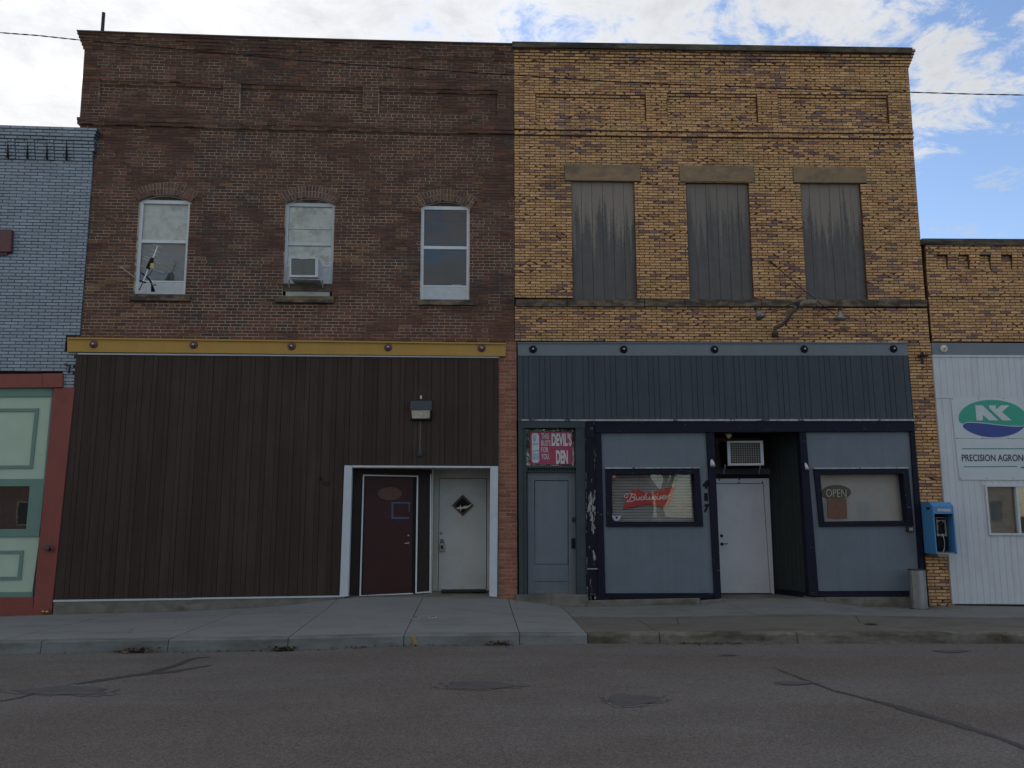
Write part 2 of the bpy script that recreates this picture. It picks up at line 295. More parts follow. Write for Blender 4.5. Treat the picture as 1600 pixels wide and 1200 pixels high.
def board_mat():
    m = mat('weathered_boards', (0.100, 0.095, 0.092), 0.85, var=0.10, scale=5, streak=0.12)
    t = m.node_tree; n = t.nodes; l = t.links; b = n['Principled BSDF']
    base = b.inputs['Base Color'].links[0].from_socket
    at = n.new('ShaderNodeAttribute'); at.attribute_name = 'Col'    # red channel = height in the opening
    sp = n.new('ShaderNodeSeparateColor'); l.new(at.outputs['Color'], sp.inputs[0])
    co = n.new('ShaderNodeTexCoord'); mp = n.new('ShaderNodeMapping'); mp.inputs['Scale'].default_value = (11, 1, 0.5); l.new(co.outputs['Object'], mp.inputs[0])
    s = n.new('ShaderNodeTexNoise'); s.inputs['Scale'].default_value = 1; s.inputs['Detail'].default_value = 4; l.new(mp.outputs[0], s.inputs['Vector'])
    mp2 = n.new('ShaderNodeMapping'); mp2.inputs['Scale'].default_value = (60, 1, 14); l.new(co.outputs['Object'], mp2.inputs[0])
    s2 = n.new('ShaderNodeTexNoise'); s2.inputs['Scale'].default_value = 1; s2.inputs['Detail'].default_value = 3; l.new(mp2.outputs[0], s2.inputs['Vector'])
    a = n.new('ShaderNodeMath'); a.operation = 'MULTIPLY'; a.inputs[1].default_value = 1.5; l.new(s.outputs[0], a.inputs[0])
    a2 = n.new('ShaderNodeMath'); a2.operation = 'MULTIPLY'; a2.inputs[1].default_value = 0.55; l.new(s2.outputs[0], a2.inputs[0])
    c1 = n.new('ShaderNodeMath'); l.new(a.outputs[0], c1.inputs[0]); l.new(a2.outputs[0], c1.inputs[1])
    c2 = n.new('ShaderNodeMath'); l.new(c1.outputs[0], c2.inputs[0]); l.new(sp.outputs[0], c2.inputs[1])
    r = n.new('ShaderNodeMapRange'); r.inputs[1].default_value = 1.66; r.inputs[2].default_value = 1.86; r.inputs[4].default_value = 0.85; l.new(c2.outputs[0], r.inputs[0])
    ml = n.new('ShaderNodeMath'); ml.operation = 'MULTIPLY'; l.new(r.outputs[0], ml.inputs[0]); l.new(sp.outputs[1], ml.inputs[1])
    mx = n.new('ShaderNodeMix'); mx.data_type = 'RGBA'; l.new(ml.outputs[0], mx.inputs[0]); l.new(base, mx.inputs[6]); mx.inputs[7].default_value = (0.25, 0.21, 0.175, 1)
    l.new(mx.outputs[2], b.inputs['Base Color'])
    return m


M['boards'] = board_mat()


def asphalt_mat():
    m = mat('asphalt', (0.138, 0.125, 0.122), 0.92, var=0.10, scale=1.2, bump=0.7, bscale=160, spec=0.2, stain=(0.118, 0.102, 0.090), stain_amt=0.75, stain_scale=(0.16, 0.75, 1), stain_lo=0.40, stain_hi=0.60)
    t = m.node_tree; n = t.nodes; l = t.links; b = n['Principled BSDF']
    base = b.inputs['Base Color'].links[0].from_socket
    co = n.new('ShaderNodeTexCoord'); v = n.new('ShaderNodeTexVoronoi'); v.inputs['Scale'].default_value = 85; l.new(co.outputs['Object'], v.inputs['Vector'])
    sp = n.new('ShaderNodeSeparateColor'); l.new(v.outputs['Color'], sp.inputs[0])
    r = n.new('ShaderNodeMapRange'); r.inputs[1].default_value = 0; r.inputs[2].default_value = 1; r.inputs[3].default_value = 0.68; r.inputs[4].default_value = 1.33; l.new(sp.outputs[0], r.inputs[0])
    sc = n.new('ShaderNodeVectorMath'); sc.operation = 'SCALE'; l.new(base, sc.inputs[0]); l.new(r.outputs[0], sc.inputs['Scale'])
    l.new(sc.outputs[0], b.inputs['Base Color'])
    return m


M['asphalt'] = asphalt_mat()


# ------------------------------------------------------------------ mesh builder
class MB:
    def __init__(s):
        s.v = []; s.f = []; s.c = []

    def face(s, pts, col=None):
        i = len(s.v); s.v += [tuple(map(float, p)) for p in pts]; s.f.append(tuple(range(i, i + len(pts)))); s.c.append(col)
        return s

    def hexa(s, a, b, col=None, back=True):
        "a = 4 front points (TL TR BR BL), b = 4 back points"
        i = len(s.v); s.v += [tuple(map(float, p)) for p in list(a) + list(b)]
        fs = [(3, 2, 1, 0), (0, 1, 5, 4), (1, 2, 6, 5), (2, 3, 7, 6), (3, 0, 4, 7)] + ([(4, 5, 6, 7)] if back else [])
        for f in fs: s.f.append(tuple(i + k for k in f)); s.c.append(col)
        return s

    def box(s, x0, x1, y0, y1, z0, z1, col=None):
        return s.hexa([(x0, y0, z1), (x1, y0, z1), (x1, y0, z0), (x0, y0, z0)], [(x0, y1, z1), (x1, y1, z1), (x1, y1, z0), (x0, y1, z0)], col)

    def pq(s, q, y0, y1, col=None, n=1):
        "prism from pixel quad TL TR BR BL: front at depth y0, back at y1, split in n along x"
        for k in range(n):
            t0, t1 = k / n, (k + 1) / n
            tl = lerp2(q[0], q[1], t0); tr = lerp2(q[0], q[1], t1); bl = lerp2(q[3], q[2], t0); br = lerp2(q[3], q[2], t1)
            a = [P(*p, y0) for p in (tl, tr, br, bl)]
            s.hexa(a, [(p[0], y1, p[2]) for p in a], col)
        return s

    def frame(s, qo, qi, y0, y1, col=None):
        a = [P(*p, y0) for p in qo]; b = [P(*p, y0) for p in qi]
        for k in range(4):
            k2 = (k + 1) % 4
            f = [a[k], a[k2], b[k2], b[k]]
            i = len(s.v); s.v += [tuple(p) for p in f] + [(p[0], y1, p[2]) for p in f]
            for g in ((0, 1, 2, 3), (4, 7, 6, 5), (0, 4, 5, 1), (2, 6, 7, 3)): s.f.append(tuple(i + j for j in g)); s.c.append(col)
        return s

    def cb(s, x0, x1, z0, z1, y0, y1, col=None, n=1, ch=0.0):
        "box in rectified facade coordinates"
        for k in range(n):
            a0 = x0 + (x1 - x0) * k / n; a1 = x0 + (x1 - x0) * (k + 1) / n
            w = [W(a0, z1), W(a1, z1), W(a1, z0), W(a0, z0)]
            s.hexa([(p[0], y0, p[2]) for p in w], [(p[0], y1, p[2]) for p in w], col)
        return s

    def tube(s, pts, r, seg=8, col=None, caps=True, radii=None):
        pts = [Vector(p) for p in pts]; rings = []
        up = Vector((0.13, 0.21, 0.97)).normalized()
        for i, p in enumerate(pts):
            t = (pts[min(i + 1, len(pts) - 1)] - pts[max(i - 1, 0)]).normalized()
            a = t.cross(up)
            if a.length < 1e-4: a = t.cross(Vector((1, 0, 0)))
            a.normalize(); b = t.cross(a).normalized(); rr = radii[i] if radii else r
            base = len(s.v)
            for k in range(seg):
                an = 2 * math.pi * k / seg; s.v.append(tuple(p + a * math.cos(an) * rr + b * math.sin(an) * rr))
            rings.append(base)
        for i in range(len(rings) - 1):
            for k in range(seg):
                k2 = (k + 1) % seg
                s.f.append((rings[i] + k, rings[i] + k2, rings[i + 1] + k2, rings[i + 1] + k)); s.c.append(col)
        if caps:
            s.f.append(tuple(rings[0] + k for k in range(seg))[::-1]); s.c.append(col)
            s.f.append(tuple(rings[-1] + k for k in range(seg))); s.c.append(col)
        return s

    def disc_y(s, c, r, y0, y1, seg=20, col=None, rz=None, wob=0.0):
        "short cylinder facing -y"
        i = len(s.v); rz = rz or r
        for y in (y0, y1):
            for k in range(seg):
                an = 2 * math.pi * k / seg; w = 1 + wob * math.cos(8 * an); s.v.append((c[0] + r * w * math.cos(an), y, c[2] + rz * w * math.sin(an)))
        s.f.append(tuple(i + k for k in range(seg))); s.c.append(col)
        s.f.append(tuple(i + seg + k for k in range(seg))[::-1]); s.c.append(col)
        for k in range(seg):
            k2 = (k + 1) % seg; s.f.append((i + k, i + seg + k, i + seg + k2, i + k2)); s.c.append(col)
        return s

    def lathe(s, c, prof, axis='z', seg=20, col=None, wob=0, nw=24):
        "prof: (radius, height) along the axis"
        c = Vector(c); rows = []
        for (r, h) in prof:
            base = len(s.v)
            for k in range(seg):
                an = 2 * math.pi * k / seg; rr = r * (1 + wob * (1 if k % 2 else -1))
                if axis == 'z': s.v.append((c.x + rr * math.cos(an), c.y + rr * math.sin(an), c.z + h))
                else: s.v.append((c.x + rr * math.cos(an), c.y - h, c.z + rr * math.sin(an)))
            rows.append(base)
        for i in range(len(rows) - 1):
            for k in range(seg):
                k2 = (k + 1) % seg; s.f.append((rows[i] + k, rows[i] + k2, rows[i + 1] + k2, rows[i + 1] + k)); s.c.append(col)
        for b_, rev in ((rows[0], True), (rows[-1], False)):
            f = tuple(b_ + k for k in range(seg)); s.f.append(f[::-1] if rev else f); s.c.append(col)
        return s

    def poly2(s, pts, quad, y0, y1, col=None):
        "polygon in unit square (u right, v up) laid on a pixel quad"
        w = [quadp(quad, u, v, y0) for u, v in pts]
        i = len(s.v); n = len(w); s.v += w + [(p[0], y1, p[2]) for p in w]
        s.f.append(tuple(i + k for k in range(n))[::-1]); s.c.append(col)
        s.f.append(tuple(i + n + k for k in range(n))); s.c.append(col)
        for k in range(n):
            k2 = (k + 1) % n; s.f.append((i + k, i + k2, i + n + k2, i + n + k)); s.c.append(col)
        return s

    def build(s, name, material, parent=None, smooth=False, bevel=0.0, normals=True):
        me = bpy.data.meshes.new(name)
        me.from_pydata(s.v, [], s.f); me.update()
        if any(c is not None for c in s.c):
            ca = me.color_attributes.new('Col', 'FLOAT_COLOR', 'CORNER')
            arr = np.ones((len(me.loops), 4), dtype=np.float32)
            k = 0
            for f, c in zip(s.f, s.c):
                n = len(f)
                if c is not None:
                    if isinstance(c[0], (tuple, list)):
                        for j in range(n): arr[k + j, :3] = c[j]
                    else: arr[k:k + n, :3] = c
                k += n
            ca.data.foreach_set('color', arr.ravel())
        if normals:
            bm = bmesh.new(); bm.from_mesh(me); bmesh.ops.recalc_face_normals(bm, faces=bm.faces); bm.to_mesh(me); bm.free()
        o = bpy.data.objects.new(name, me); COL.objects.link(o)
        me.materials.append(material)
        if parent: o.parent = parent
        if smooth:
            for p in me.polygons: p.use_smooth = True
        if bevel:
            md = o.modifiers.new('bevel', 'BEVEL'); md.width = bevel; md.segments = 2; md.limit_method = 'ANGLE'
        return o


def lerp2(a, b, t): return (a[0] + (b[0] - a[0]) * t, a[1] + (b[1] - a[1]) * t)


def quadp(q, u, v, y):
    t = lerp2(q[0], q[1], u); b = lerp2(q[3], q[2], u); p = lerp2(b, t, v)
    return P(p[0], p[1], y)


def empty(name, loc=(0, 0, 0), label=None, cat=None, group=None):
    o = bpy.data.objects.new(name, None); COL.objects.link(o); o.location = loc; o.empty_display_size = 0.2
    tag(o, label, cat, group)
    # parts are authored in world coordinates, so they are offset back by the parent location
    return o


def tag(o, label=None, cat=None, group=None, kind=None):
    if label: o['label'] = label
    if cat: o['category'] = cat
    if group: o['group'] = group
    if kind: o['kind'] = kind
    return o


def settle(root):
    "after all parts exist: keep their world place although the root stands at its own base"
    inv = Matrix.Translation(Vector(root.location)).inverted()
    for ch in [o for o in bpy.data.objects if o.parent == root]:
        ch.matrix_parent_inverse = inv


def text_mesh(s, bold=0.0, shear=0.0):
    cu = bpy.data.curves.new('t', 'FONT'); cu.body = s; cu.size = 1; cu.resolution_u = 4; cu.shear = shear; cu.offset = bold; cu.fill_mode = 'FRONT' if False else 'BOTH'
    ob = bpy.data.objects.new('t', cu); COL.objects.link(ob)
    dg = bpy.context.evaluated_depsgraph_get(); me = bpy.data.meshes.new_from_object(ob.evaluated_get(dg))
    bpy.data.objects.remove(ob); bpy.data.curves.remove(cu)
    vs = [tuple(v.co) for v in me.vertices]; fs = [tuple(p.vertices) for p in me.polygons]
    bpy.data.meshes.remove(me)
    x0 = min(v[0] for v in vs); x1 = max(v[0] for v in vs); z0 = min(v[1] for v in vs); z1 = max(v[1] for v in vs)
    return [((v[0] - x0) / (x1 - x0), (v[1] - z0) / (z1 - z0)) for v in vs], fs


def add_text(mb, s, quad, y, thick=0.004, bold=0.0, shear=0.0, arch=None):
    vs, fs = text_mesh(s, bold, shear)
    if arch: vs = [(u, arch(u, v)) for u, v in vs]
    i = len(mb.v); n = len(vs)
    w = [quadp(quad, u, v, y) for u, v in vs]
    mb.v += w + [(p[0], y + thick, p[2]) for p in w]
    ed = {}
    for f in fs:
        mb.f.append(tuple(i + k for k in f)); mb.c.append(None)
        for a, b in zip(f, f[1:] + f[:1]): ed[(a, b)] = 1
    for (a, b) in list(ed):
        if (b, a) not in ed: mb.f.append((i + a, i + n + a, i + n + b, i + b)); mb.c.append(None)


# ------------------------------------------------------------------ brickwork
def nz(x, z, s, o=0.0): return noise.noise(Vector((x * s + o, z * s + 7.3, o * 1.7)))


def lay_bricks(name, parent, rows, blen, colf, mortarf, material, yoff=None, header_every=0, chip=0.0, joint=0.011, jit=0.004, depth=0.11, bevel=0.004, mname='mortar', phase0=0.0, cuts=None):
    """rows: list of (z0, z1, [(x0, x1), ...]) in rectified coordinates"""
    mb = MB(); mo = MB(); rnd = random.Random(sum(map(ord, name + parent.name)))
    for r, (z0, z1, spans) in enumerate(rows):
        hdr = header_every and r % header_every == header_every // 2
        bl = blen * (0.5 if hdr else 1.0)
        ph = phase0 + (0.0 if r % 2 == 0 else bl / 2) + (bl * 0.25 if hdr else 0)
        for (x0, x1) in spans:
            xs = [x0, x1]
            for c in (cuts(0.5 * (z0 + z1)) if cuts else []):
                if x0 < c < x1: xs.append(c)
            fixed = set(round(c, 4) for c in xs)
            k = math.floor((x0 - ph) / bl) + 1
            while ph + k * bl < x1:
                xx = ph + k * bl + rnd.uniform(-0.006, 0.006)
                if x0 + 0.03 < xx < x1 - 0.03 and all(abs(xx - c) > 0.045 for c in fixed): xs.append(xx)
                k += 1
            xs = sorted(xs)
            for a, b in zip(xs[:-1], xs[1:]):
                if b - a < 0.01: continue
                cx, cz = (a + b) / 2, (z0 + z1) / 2
                yo = yoff(cx, cz, r) if yoff else 0.0
                w = [W(a, z1), W(b, z1), W(b, z0), W(a, z0)]
                j = joint / 2
                mc = mortarf(cx, cz, rnd)
                # mortar bed
                mo.hexa([(p[0], yo + 0.006, p[2]) for p in w], [(p[0], yo + depth, p[2]) for p in w], mc, back=False)
                col = colf(cx, cz, rnd)
                X0, X1, Z0, Z1 = w[3][0] + j, w[2][0] - j, w[3][2] + j, w[0][2] - j
                dz = (w[1][2] - w[0][2])
                polys = []
                if chip > 0 and rnd.random() < chip and X1 - X0 > 0.1:
                    Lb = X1 - X0; m = rnd.random()
                    if m < 0.75:      # one diagonal break across the face
                        c0 = X0 + Lb * rnd.uniform(0.15, 0.85); sl = rnd.choice((-1, 1)) * rnd.uniform(0.3, 1.0) * Lb * 0.45
                        t = min(max(c0 + sl, X0 + 0.01), X1 - 0.01); bt = min(max(c0 - sl, X0 + 0.01), X1 - 0.01); g = 0.005
                        polys = [[(X0, Z1), (t - g, Z1), (bt - g, Z0), (X0, Z0)], [(t + g, Z1), (X1, Z1), (X1, Z0), (bt + g, Z0)]]
                    else:             # broken corners
                        e1, e2 = rnd.uniform(0, 0.45) * Lb, rnd.uniform(0, 0.45) * Lb; h1 = rnd.choice((0, 1)); h2 = rnd.choice((0, 1))
                        polys = [[(X0 + (e1 if h1 else 0), Z1), (X1 - (e2 if h2 else 0), Z1), (X1 - (0 if h2 else e2), Z0), (X0 + (0 if h1 else e1), Z0)]]
                else:
                    polys = [[(X0, Z1), (X1, Z1), (X1, Z0), (X0, Z0)]]
                yb = yo - rnd.uniform(0, jit)
                for q in polys:
                    fq = rnd.uniform(0.88, 1.1); cc_ = tuple(c * fq for c in col)
                    cxm = sum(p[0] for p in q) / 4; czm = sum(p[1] for p in q) / 4
                    def sh(p):   # follow the slight slope of the course
                        return p[1] + dz * ((p[0] - X0) / max(X1 - X0, .01)) * 0.98
                    f = [(p[0] + bevel * (1 if p[0] < cxm else -1), yb, sh(p) + bevel * (1 if p[1] < czm else -1)) for p in q]
                    bk = [(p[0], yb + 0.012, sh(p)) for p in q]
                    mb.hexa(f, bk, cc_, back=False)
    mo.build(mname, M['mortar'], parent, normals=False)
    return mb.build(name, material, parent, normals=False)


def split(span, holes):
    out = [span]
    for (h0, h1) in holes:
        nw = []
        for (a, b) in out:
            if h1 <= a or h0 >= b: nw.append((a, b)); continue
            if h0 > a: nw.append((a, h0))
            if h1 < b: nw.append((h1, b))
        out = nw
    return [s for s in out if s[1] - s[0] > 0.015]


def brown_col(x, z, r):
    n_ = nz(x, z, 0.55, 3) + 0.5 * nz(x, z, 2.3, 9)
    zt = min(max((z - 3.2) / 3.0, 0), 1)
    up = (0.118, 0.070, 0.062); lo = (0.176, 0.085, 0.063)
    base = [lo[i] + (up[i] - lo[i]) * zt for i in range(3)]
    k = r.random()
    if k < 0.10: base = [0.105, 0.069, 0.064]
    elif k < 0.22: base = [0.175, 0.086, 0.066]
    elif k < 0.26: base = [0.180, 0.115, 0.078]
    if n_ > 0.33 and z < 6.6 and r.random() < 0.4: base = [0.21, 0.135, 0.082]
    if n_ < -0.32 and r.random() < 0.6: base = [0.085, 0.066, 0.066]
    f = r.uniform(0.86, 1.12)
    return (base[0] * f * 0.88, base[1] * f * 0.80, base[2] * f * 0.68)


def brown_mortar(x, z, r):
    n_ = nz(x, z, 0.8, 21) + 0.8 * nz(x, z, 3.1, 5) + r.uniform(-0.25, 0.25)
    if n_ > -0.12: return (0.50, 0.39, 0.30) if r.random() < 0.75 else (0.27, 0.20, 0.155)
    if n_ > -0.4: return (0.26, 0.19, 0.15)
    return (0.12, 0.085, 0.07)


def yellow_col(x, z, r):
    n_ = nz(x, z, 0.9, 40) + 0.6 * nz(x, z, 3.0, 2)
    k = r.random()
    if k < 0.58: c = (0.57, 0.375, 0.185)
    elif k < 0.74: c = (0.50, 0.31, 0.145)
    elif k < 0.85: c = (0.55, 0.325, 0.165)
    elif k < 0.94: c = (0.34, 0.22, 0.15)
    else: c = (0.23, 0.165, 0.145)
    if n_ > 0.46 and r.random() < 0.5: c = r.choice(((0.27, 0.19, 0.155), (0.38, 0.25, 0.16), (0.25, 0.19, 0.17), (0.40, 0.26, 0.155)))
    elif n_ < -0.45: c = (0.50, 0.35, 0.17)
    f = r.uniform(0.84, 1.12)
    return (c[0] * f * 1.03, c[1] * f * 0.95, c[2] * f * 0.93)


def yellow_mortar(x, z, r): 
    f = r.uniform(0.7, 1.3)
    return (0.125 * f, 0.066 * f, 0.042 * f)


def blue_col(x, z, r):
    f = r.uniform(0.95, 1.04)
    return (0.262 * f, 0.312 * f, 0.358 * f)


def blue_mortar(x, z, r): return (0.075, 0.088, 0.115) if r.random() < 0.7 else (0.14, 0.165, 0.20)


def pier_col(x, z, r):
    f = r.uniform(0.75, 1.15)
    return r.choice(((0.29, 0.118, 0.07), (0.25, 0.10, 0.062), (0.31, 0.14, 0.085))) if f > 1.1 else (0.285 * f, 0.115 * f, 0.068 * f)


def pier_mortar(x, z, r): return (0.36, 0.26, 0.20) if r.random() < 0.75 else (0.20, 0.14, 0.11)


# ================================================================== BROWN BUILDING
brown = empty('brown_brick_building', (-3.5, 0, 0), 'two storey dark brown brick building with arched windows over dark siding and a mustard beam', 'building')
cxl = C(128, 150)[0]; cxr = C(803, 300)[0]
z_top = (C(122, 54)[1] + C(798, 75)[1]) / 2
z_beam = (C(105, 527)[1] + C(790, 535)[1]) / 2
CH = 0.0605; BL = 0.2075
nrow = int(round((z_top - z_beam) / CH)); CH = (z_top - z_beam) / nrow
wins = []
for q in ([(217, 312), (296, 313), (290, 459), (209, 458)], [(446, 316), (523, 318), (518.5, 463), (441, 461)], [(658, 322), (734, 322), (733, 468), (656, 467)]):
    wins.append(crect(q))
arches = []
for (x0, x1, z0, z1) in wins:
    hs = (x1 - x0) / 2 + 0.02; rise = 0.145; rad = (hs * hs + rise * rise) / (2 * rise)
    arches.append(((x0 + x1) / 2, z1 - 0.03 + rise - rad, rad, math.atan2(hs, rad - rise)))
RING = 0.112
panels_b = [crect([(156, 124), (351, 130), (348, 168), (153, 164)]), crect([(376, 130), (567, 136), (568, 176), (374, 172)]), crect([(592, 137), (777, 143), (778, 182), (592, 180)])]
zb_belt0 = (C(125, 196)[1] + C(800, 211)[1]) / 2
rows = []
cor_top = z_top - 5 * CH
for r in range(nrow):
    z0 = z_beam + r * CH; z1 = z0 + CH; zm = (z0 + z1) / 2
    xl = cxl
    if z1 > cor_top + 1e-6: xl -= 0.02 * (r - (nrow - 6))
    if abs(zm - (zb_belt0 + CH)) < 1.05 * CH: xl -= 0.03
    holes = []
    for (x0, x1, w0, w1), (ax, az, ar, aa) in zip(wins, arches):
        if w0 < zm < w1 - 0.02: holes.append((x0, x1))
        R2 = ar + 2 * RING
        dzv = zm - az
        if zm >= w1 - 0.05 and z1 - az < R2:
            hw = math.sqrt(R2 * R2 - (z1 - az) ** 2)
            lim = math.tan(aa) * dzv + 0.012
            hw2 = min(hw, max(lim, 0))
            if hw2 > 0.02: holes.append((ax - hw2, ax + hw2))
    rows.append((z0, z1, split((xl, cxr), holes)))


def brown_y(x, z, r):
    y = 0.0
    if z > zb_belt0 - 0.01: y = -0.03
    if zb_belt0 < z < zb_belt0 + 2 * CH: y = -0.075
    if zb_belt0 < z < zb_belt0 + CH: y = -0.055
    if z > cor_top: y = -0.03 - 0.022 * ((z - cor_top) // CH + 1)
    for (x0, x1, z0, z1) in panels_b:
        if x0 < x < x1 and z0 < z < z1: y = 0.045 if z < z1 - 0.07 else 0.005
    return y


lay_bricks('brick_wall', brown, rows, BL, brown_col, brown_mortar, M['brick'], brown_y, header_every=7, joint=0.0092, bevel=0.0025,
           cuts=lambda z: [c for p in panels_b if p[2] < z < p[3] for c in (p[0], p[1])])
# arches, one mesh each
for (x0, x1, w0, w1), (ax, az, ar, aa) in zip(wins, arches):
    mb = MB(); mo = MB(); rnd = random.Random(int(ax * 100))
    for ring in range(2):
        r0 = ar + ring * RING; r1 = r0 + RING; nb = int(2 * aa * (r0 + 0.05) / 0.0625)
        for k in range(nb):
            a0 = -aa + 2 * aa * k / nb; a1 = -aa + 2 * aa * (k + 1) / nb
            def pt(a, r, y): p = W(ax + r * math.sin(a), az + r * math.cos(a)); return (p[0], y, p[2])
            q = [pt(a0, r1, -0.0062), pt(a1, r1, -0.0062), pt(a1, r0, -0.0062), pt(a0, r0, -0.0062)]
            mo.hexa(q, [(p[0], 0.11, p[2]) for p in q], rnd.choice(((0.46, 0.36, 0.28), (0.46, 0.36, 0.28), (0.2, 0.15, 0.12))), back=False)
            g = 0.0055; ga = g / r0
            y = -0.010 - rnd.uniform(0, 0.006)
            q = [pt(a0 + ga, r1 - g, y), pt(a1 - ga, r1 - g, y), pt(a1 - ga, r0 + g, y), pt(a0 + ga, r0 + g, y)]
            f = rnd.uniform(0.75, 1.15); c = rnd.choice(((0.155, 0.078, 0.058), (0.115, 0.072, 0.062), (0.14, 0.092, 0.062)))
            mb.hexa(q, [(p[0], 0.02, p[2]) for p in q], tuple(v * f for v in c), back=False)
    ao = mb.build('window_arch', M['brick'], brown, normals=False)
    mo.build('mortar', M['mortar'], ao, normals=False)

# brick pier at the right of the storefront
prow = []
pz0 = C(780, 940)[1] - 0.12
pxm, pxr = C(779, 740)[0], C(807.5, 740)[0]
for r in range(200):
    z0 = pz0 + r * 0.0675; z1 = z0 + 0.0675
    if z1 > z_beam + 0.02: break
    zb = C(785, 549)[1]
    prow.append((z0, z1, [(pxm if z1 < zb else C(790, 540)[0], pxr)]))
prow.append((prow[-1][1], z_beam, [(C(790, 540)[0], pxr)]))
lay_bricks('brick_pier', brown, prow, 0.2075, pier_col, pier_mortar, M['brick'], lambda x, z, r: -0.006, depth=0.3, phase0=pxm + 0.12)

# solid body behind the skin
body = MB()
xL = W(cxl, 5)[0] + 0.03; xR = W(cxr, 5)[0]
zr = W(cxl, z_top)[2]
gx = 0.02


def body_wall(mb, x0, x1, z0, z1, holes, y0=0.10, y1=0.36):
    "a thick wall with rectangular through-openings; holes = (x0, x1, z0, z1)"
    zs = sorted(set([z0, z1] + [min(max(h[2], z0), z1) for h in holes] + [min(max(h[3], z0), z1) for h in holes]))
    for a, b in zip(zs[:-1], zs[1:]):
        if b - a < 1e-4: continue
        m_ = (a + b) / 2
        for s0, s1 in split((x0, x1), [(h[0], h[1]) for h in holes if h[2] < m_ < h[3]]): mb.box(s0, s1, y0, y1, a, b)


wb = []
for (x0, x1, w0, w1) in wins:
    a = W(x0, w0); b = W(x1, w1); wb.append((a[0], b[0], a[2], b[2] + 0.16))
door_hole_b = (P(545, 800)[0], P(766, 800)[0], -0.6, P(650, 729)[2])
body_wall(body, xL, xR, -0.6, zr - 0.35, wb + [door_hole_b], 0.10, 0.36)
body.box(xL, xL + 0.3, 0.36, 18, -0.6, zr - 0.35); body.box(xR - 0.3, xR, 0.36, 18, -0.6, zr - 0.35); body.box(xL, xR, 18, 18.3, -0.6, zr - 0.6)
body.build('masonry_shell', M['brick_dark'], brown)
MB().box(xL + 0.31, xR - 0.31, 0.37, 17.9, zr - 1.0, zr - 0.85).build('roof', M['roofing'], brown)
MB().box(xL + 0.31, xR - 0.31, 0.37, 17.9, 3.75, 3.85).build('floor_slab', M['dark_room'], brown)
MB().cb(cxl - 0.10, cxr, z_top - 0.02, z_top + 0.004, -0.165, 0.36, n=8).build('parapet_cap', M['brick_dark'], brown)

# upper windows
def sash_window(k, inner):
    x0, x1, w0, w1 = wins[k]
    wd = x1 - x0
    win = MB()
    fw = 0.055
    ybase = 0.06
    zp = w0 + [0.235, 0.225, 0.26][k]        # top of the blanking panel
    zmid = w0 + (w1 - w0) * [0.565, 0.565, 0.562][k]
    win.cb(x0 - .02, x0 + fw, w0, w1 + 0.02, ybase, ybase + 0.06); win.cb(x1 - fw, x1 + .02, w0, w1 + 0.02, ybase, ybase + 0.06)
    win.cb(x0 + fw, x1 - fw, w1 - fw * 0.9, w1 + 0.02, ybase + .002, ybase + 0.06)
    win.cb(x0 + fw, x1 - fw, zmid - 0.03, zmid + 0.03, ybase + .008, ybase + 0.05)
    win.cb(x0 + fw, x1 - fw, zp, zp + 0.03, ybase + .012, ybase + 0.05)
    wo = win.build('window', M['frame_white' if k != 1 else 'frame_grey'], brown, bevel=0.004)
    MB().cb(x0 + fw - .01, x1 - fw + .01, zmid + 0.03, w1 - fw * 0.9, ybase + 0.028, ybase + 0.032).build('glass_pane', M['glass'], wo)
    MB().cb(x0 + fw - .01, x1 - fw + .01, zp + 0.03, zmid - 0.03, ybase + 0.036, ybase + 0.040).build('glass_pane', M['glass'], wo)
    return wo, x0, x1, w0, w1, zp, zmid, fw, ybase


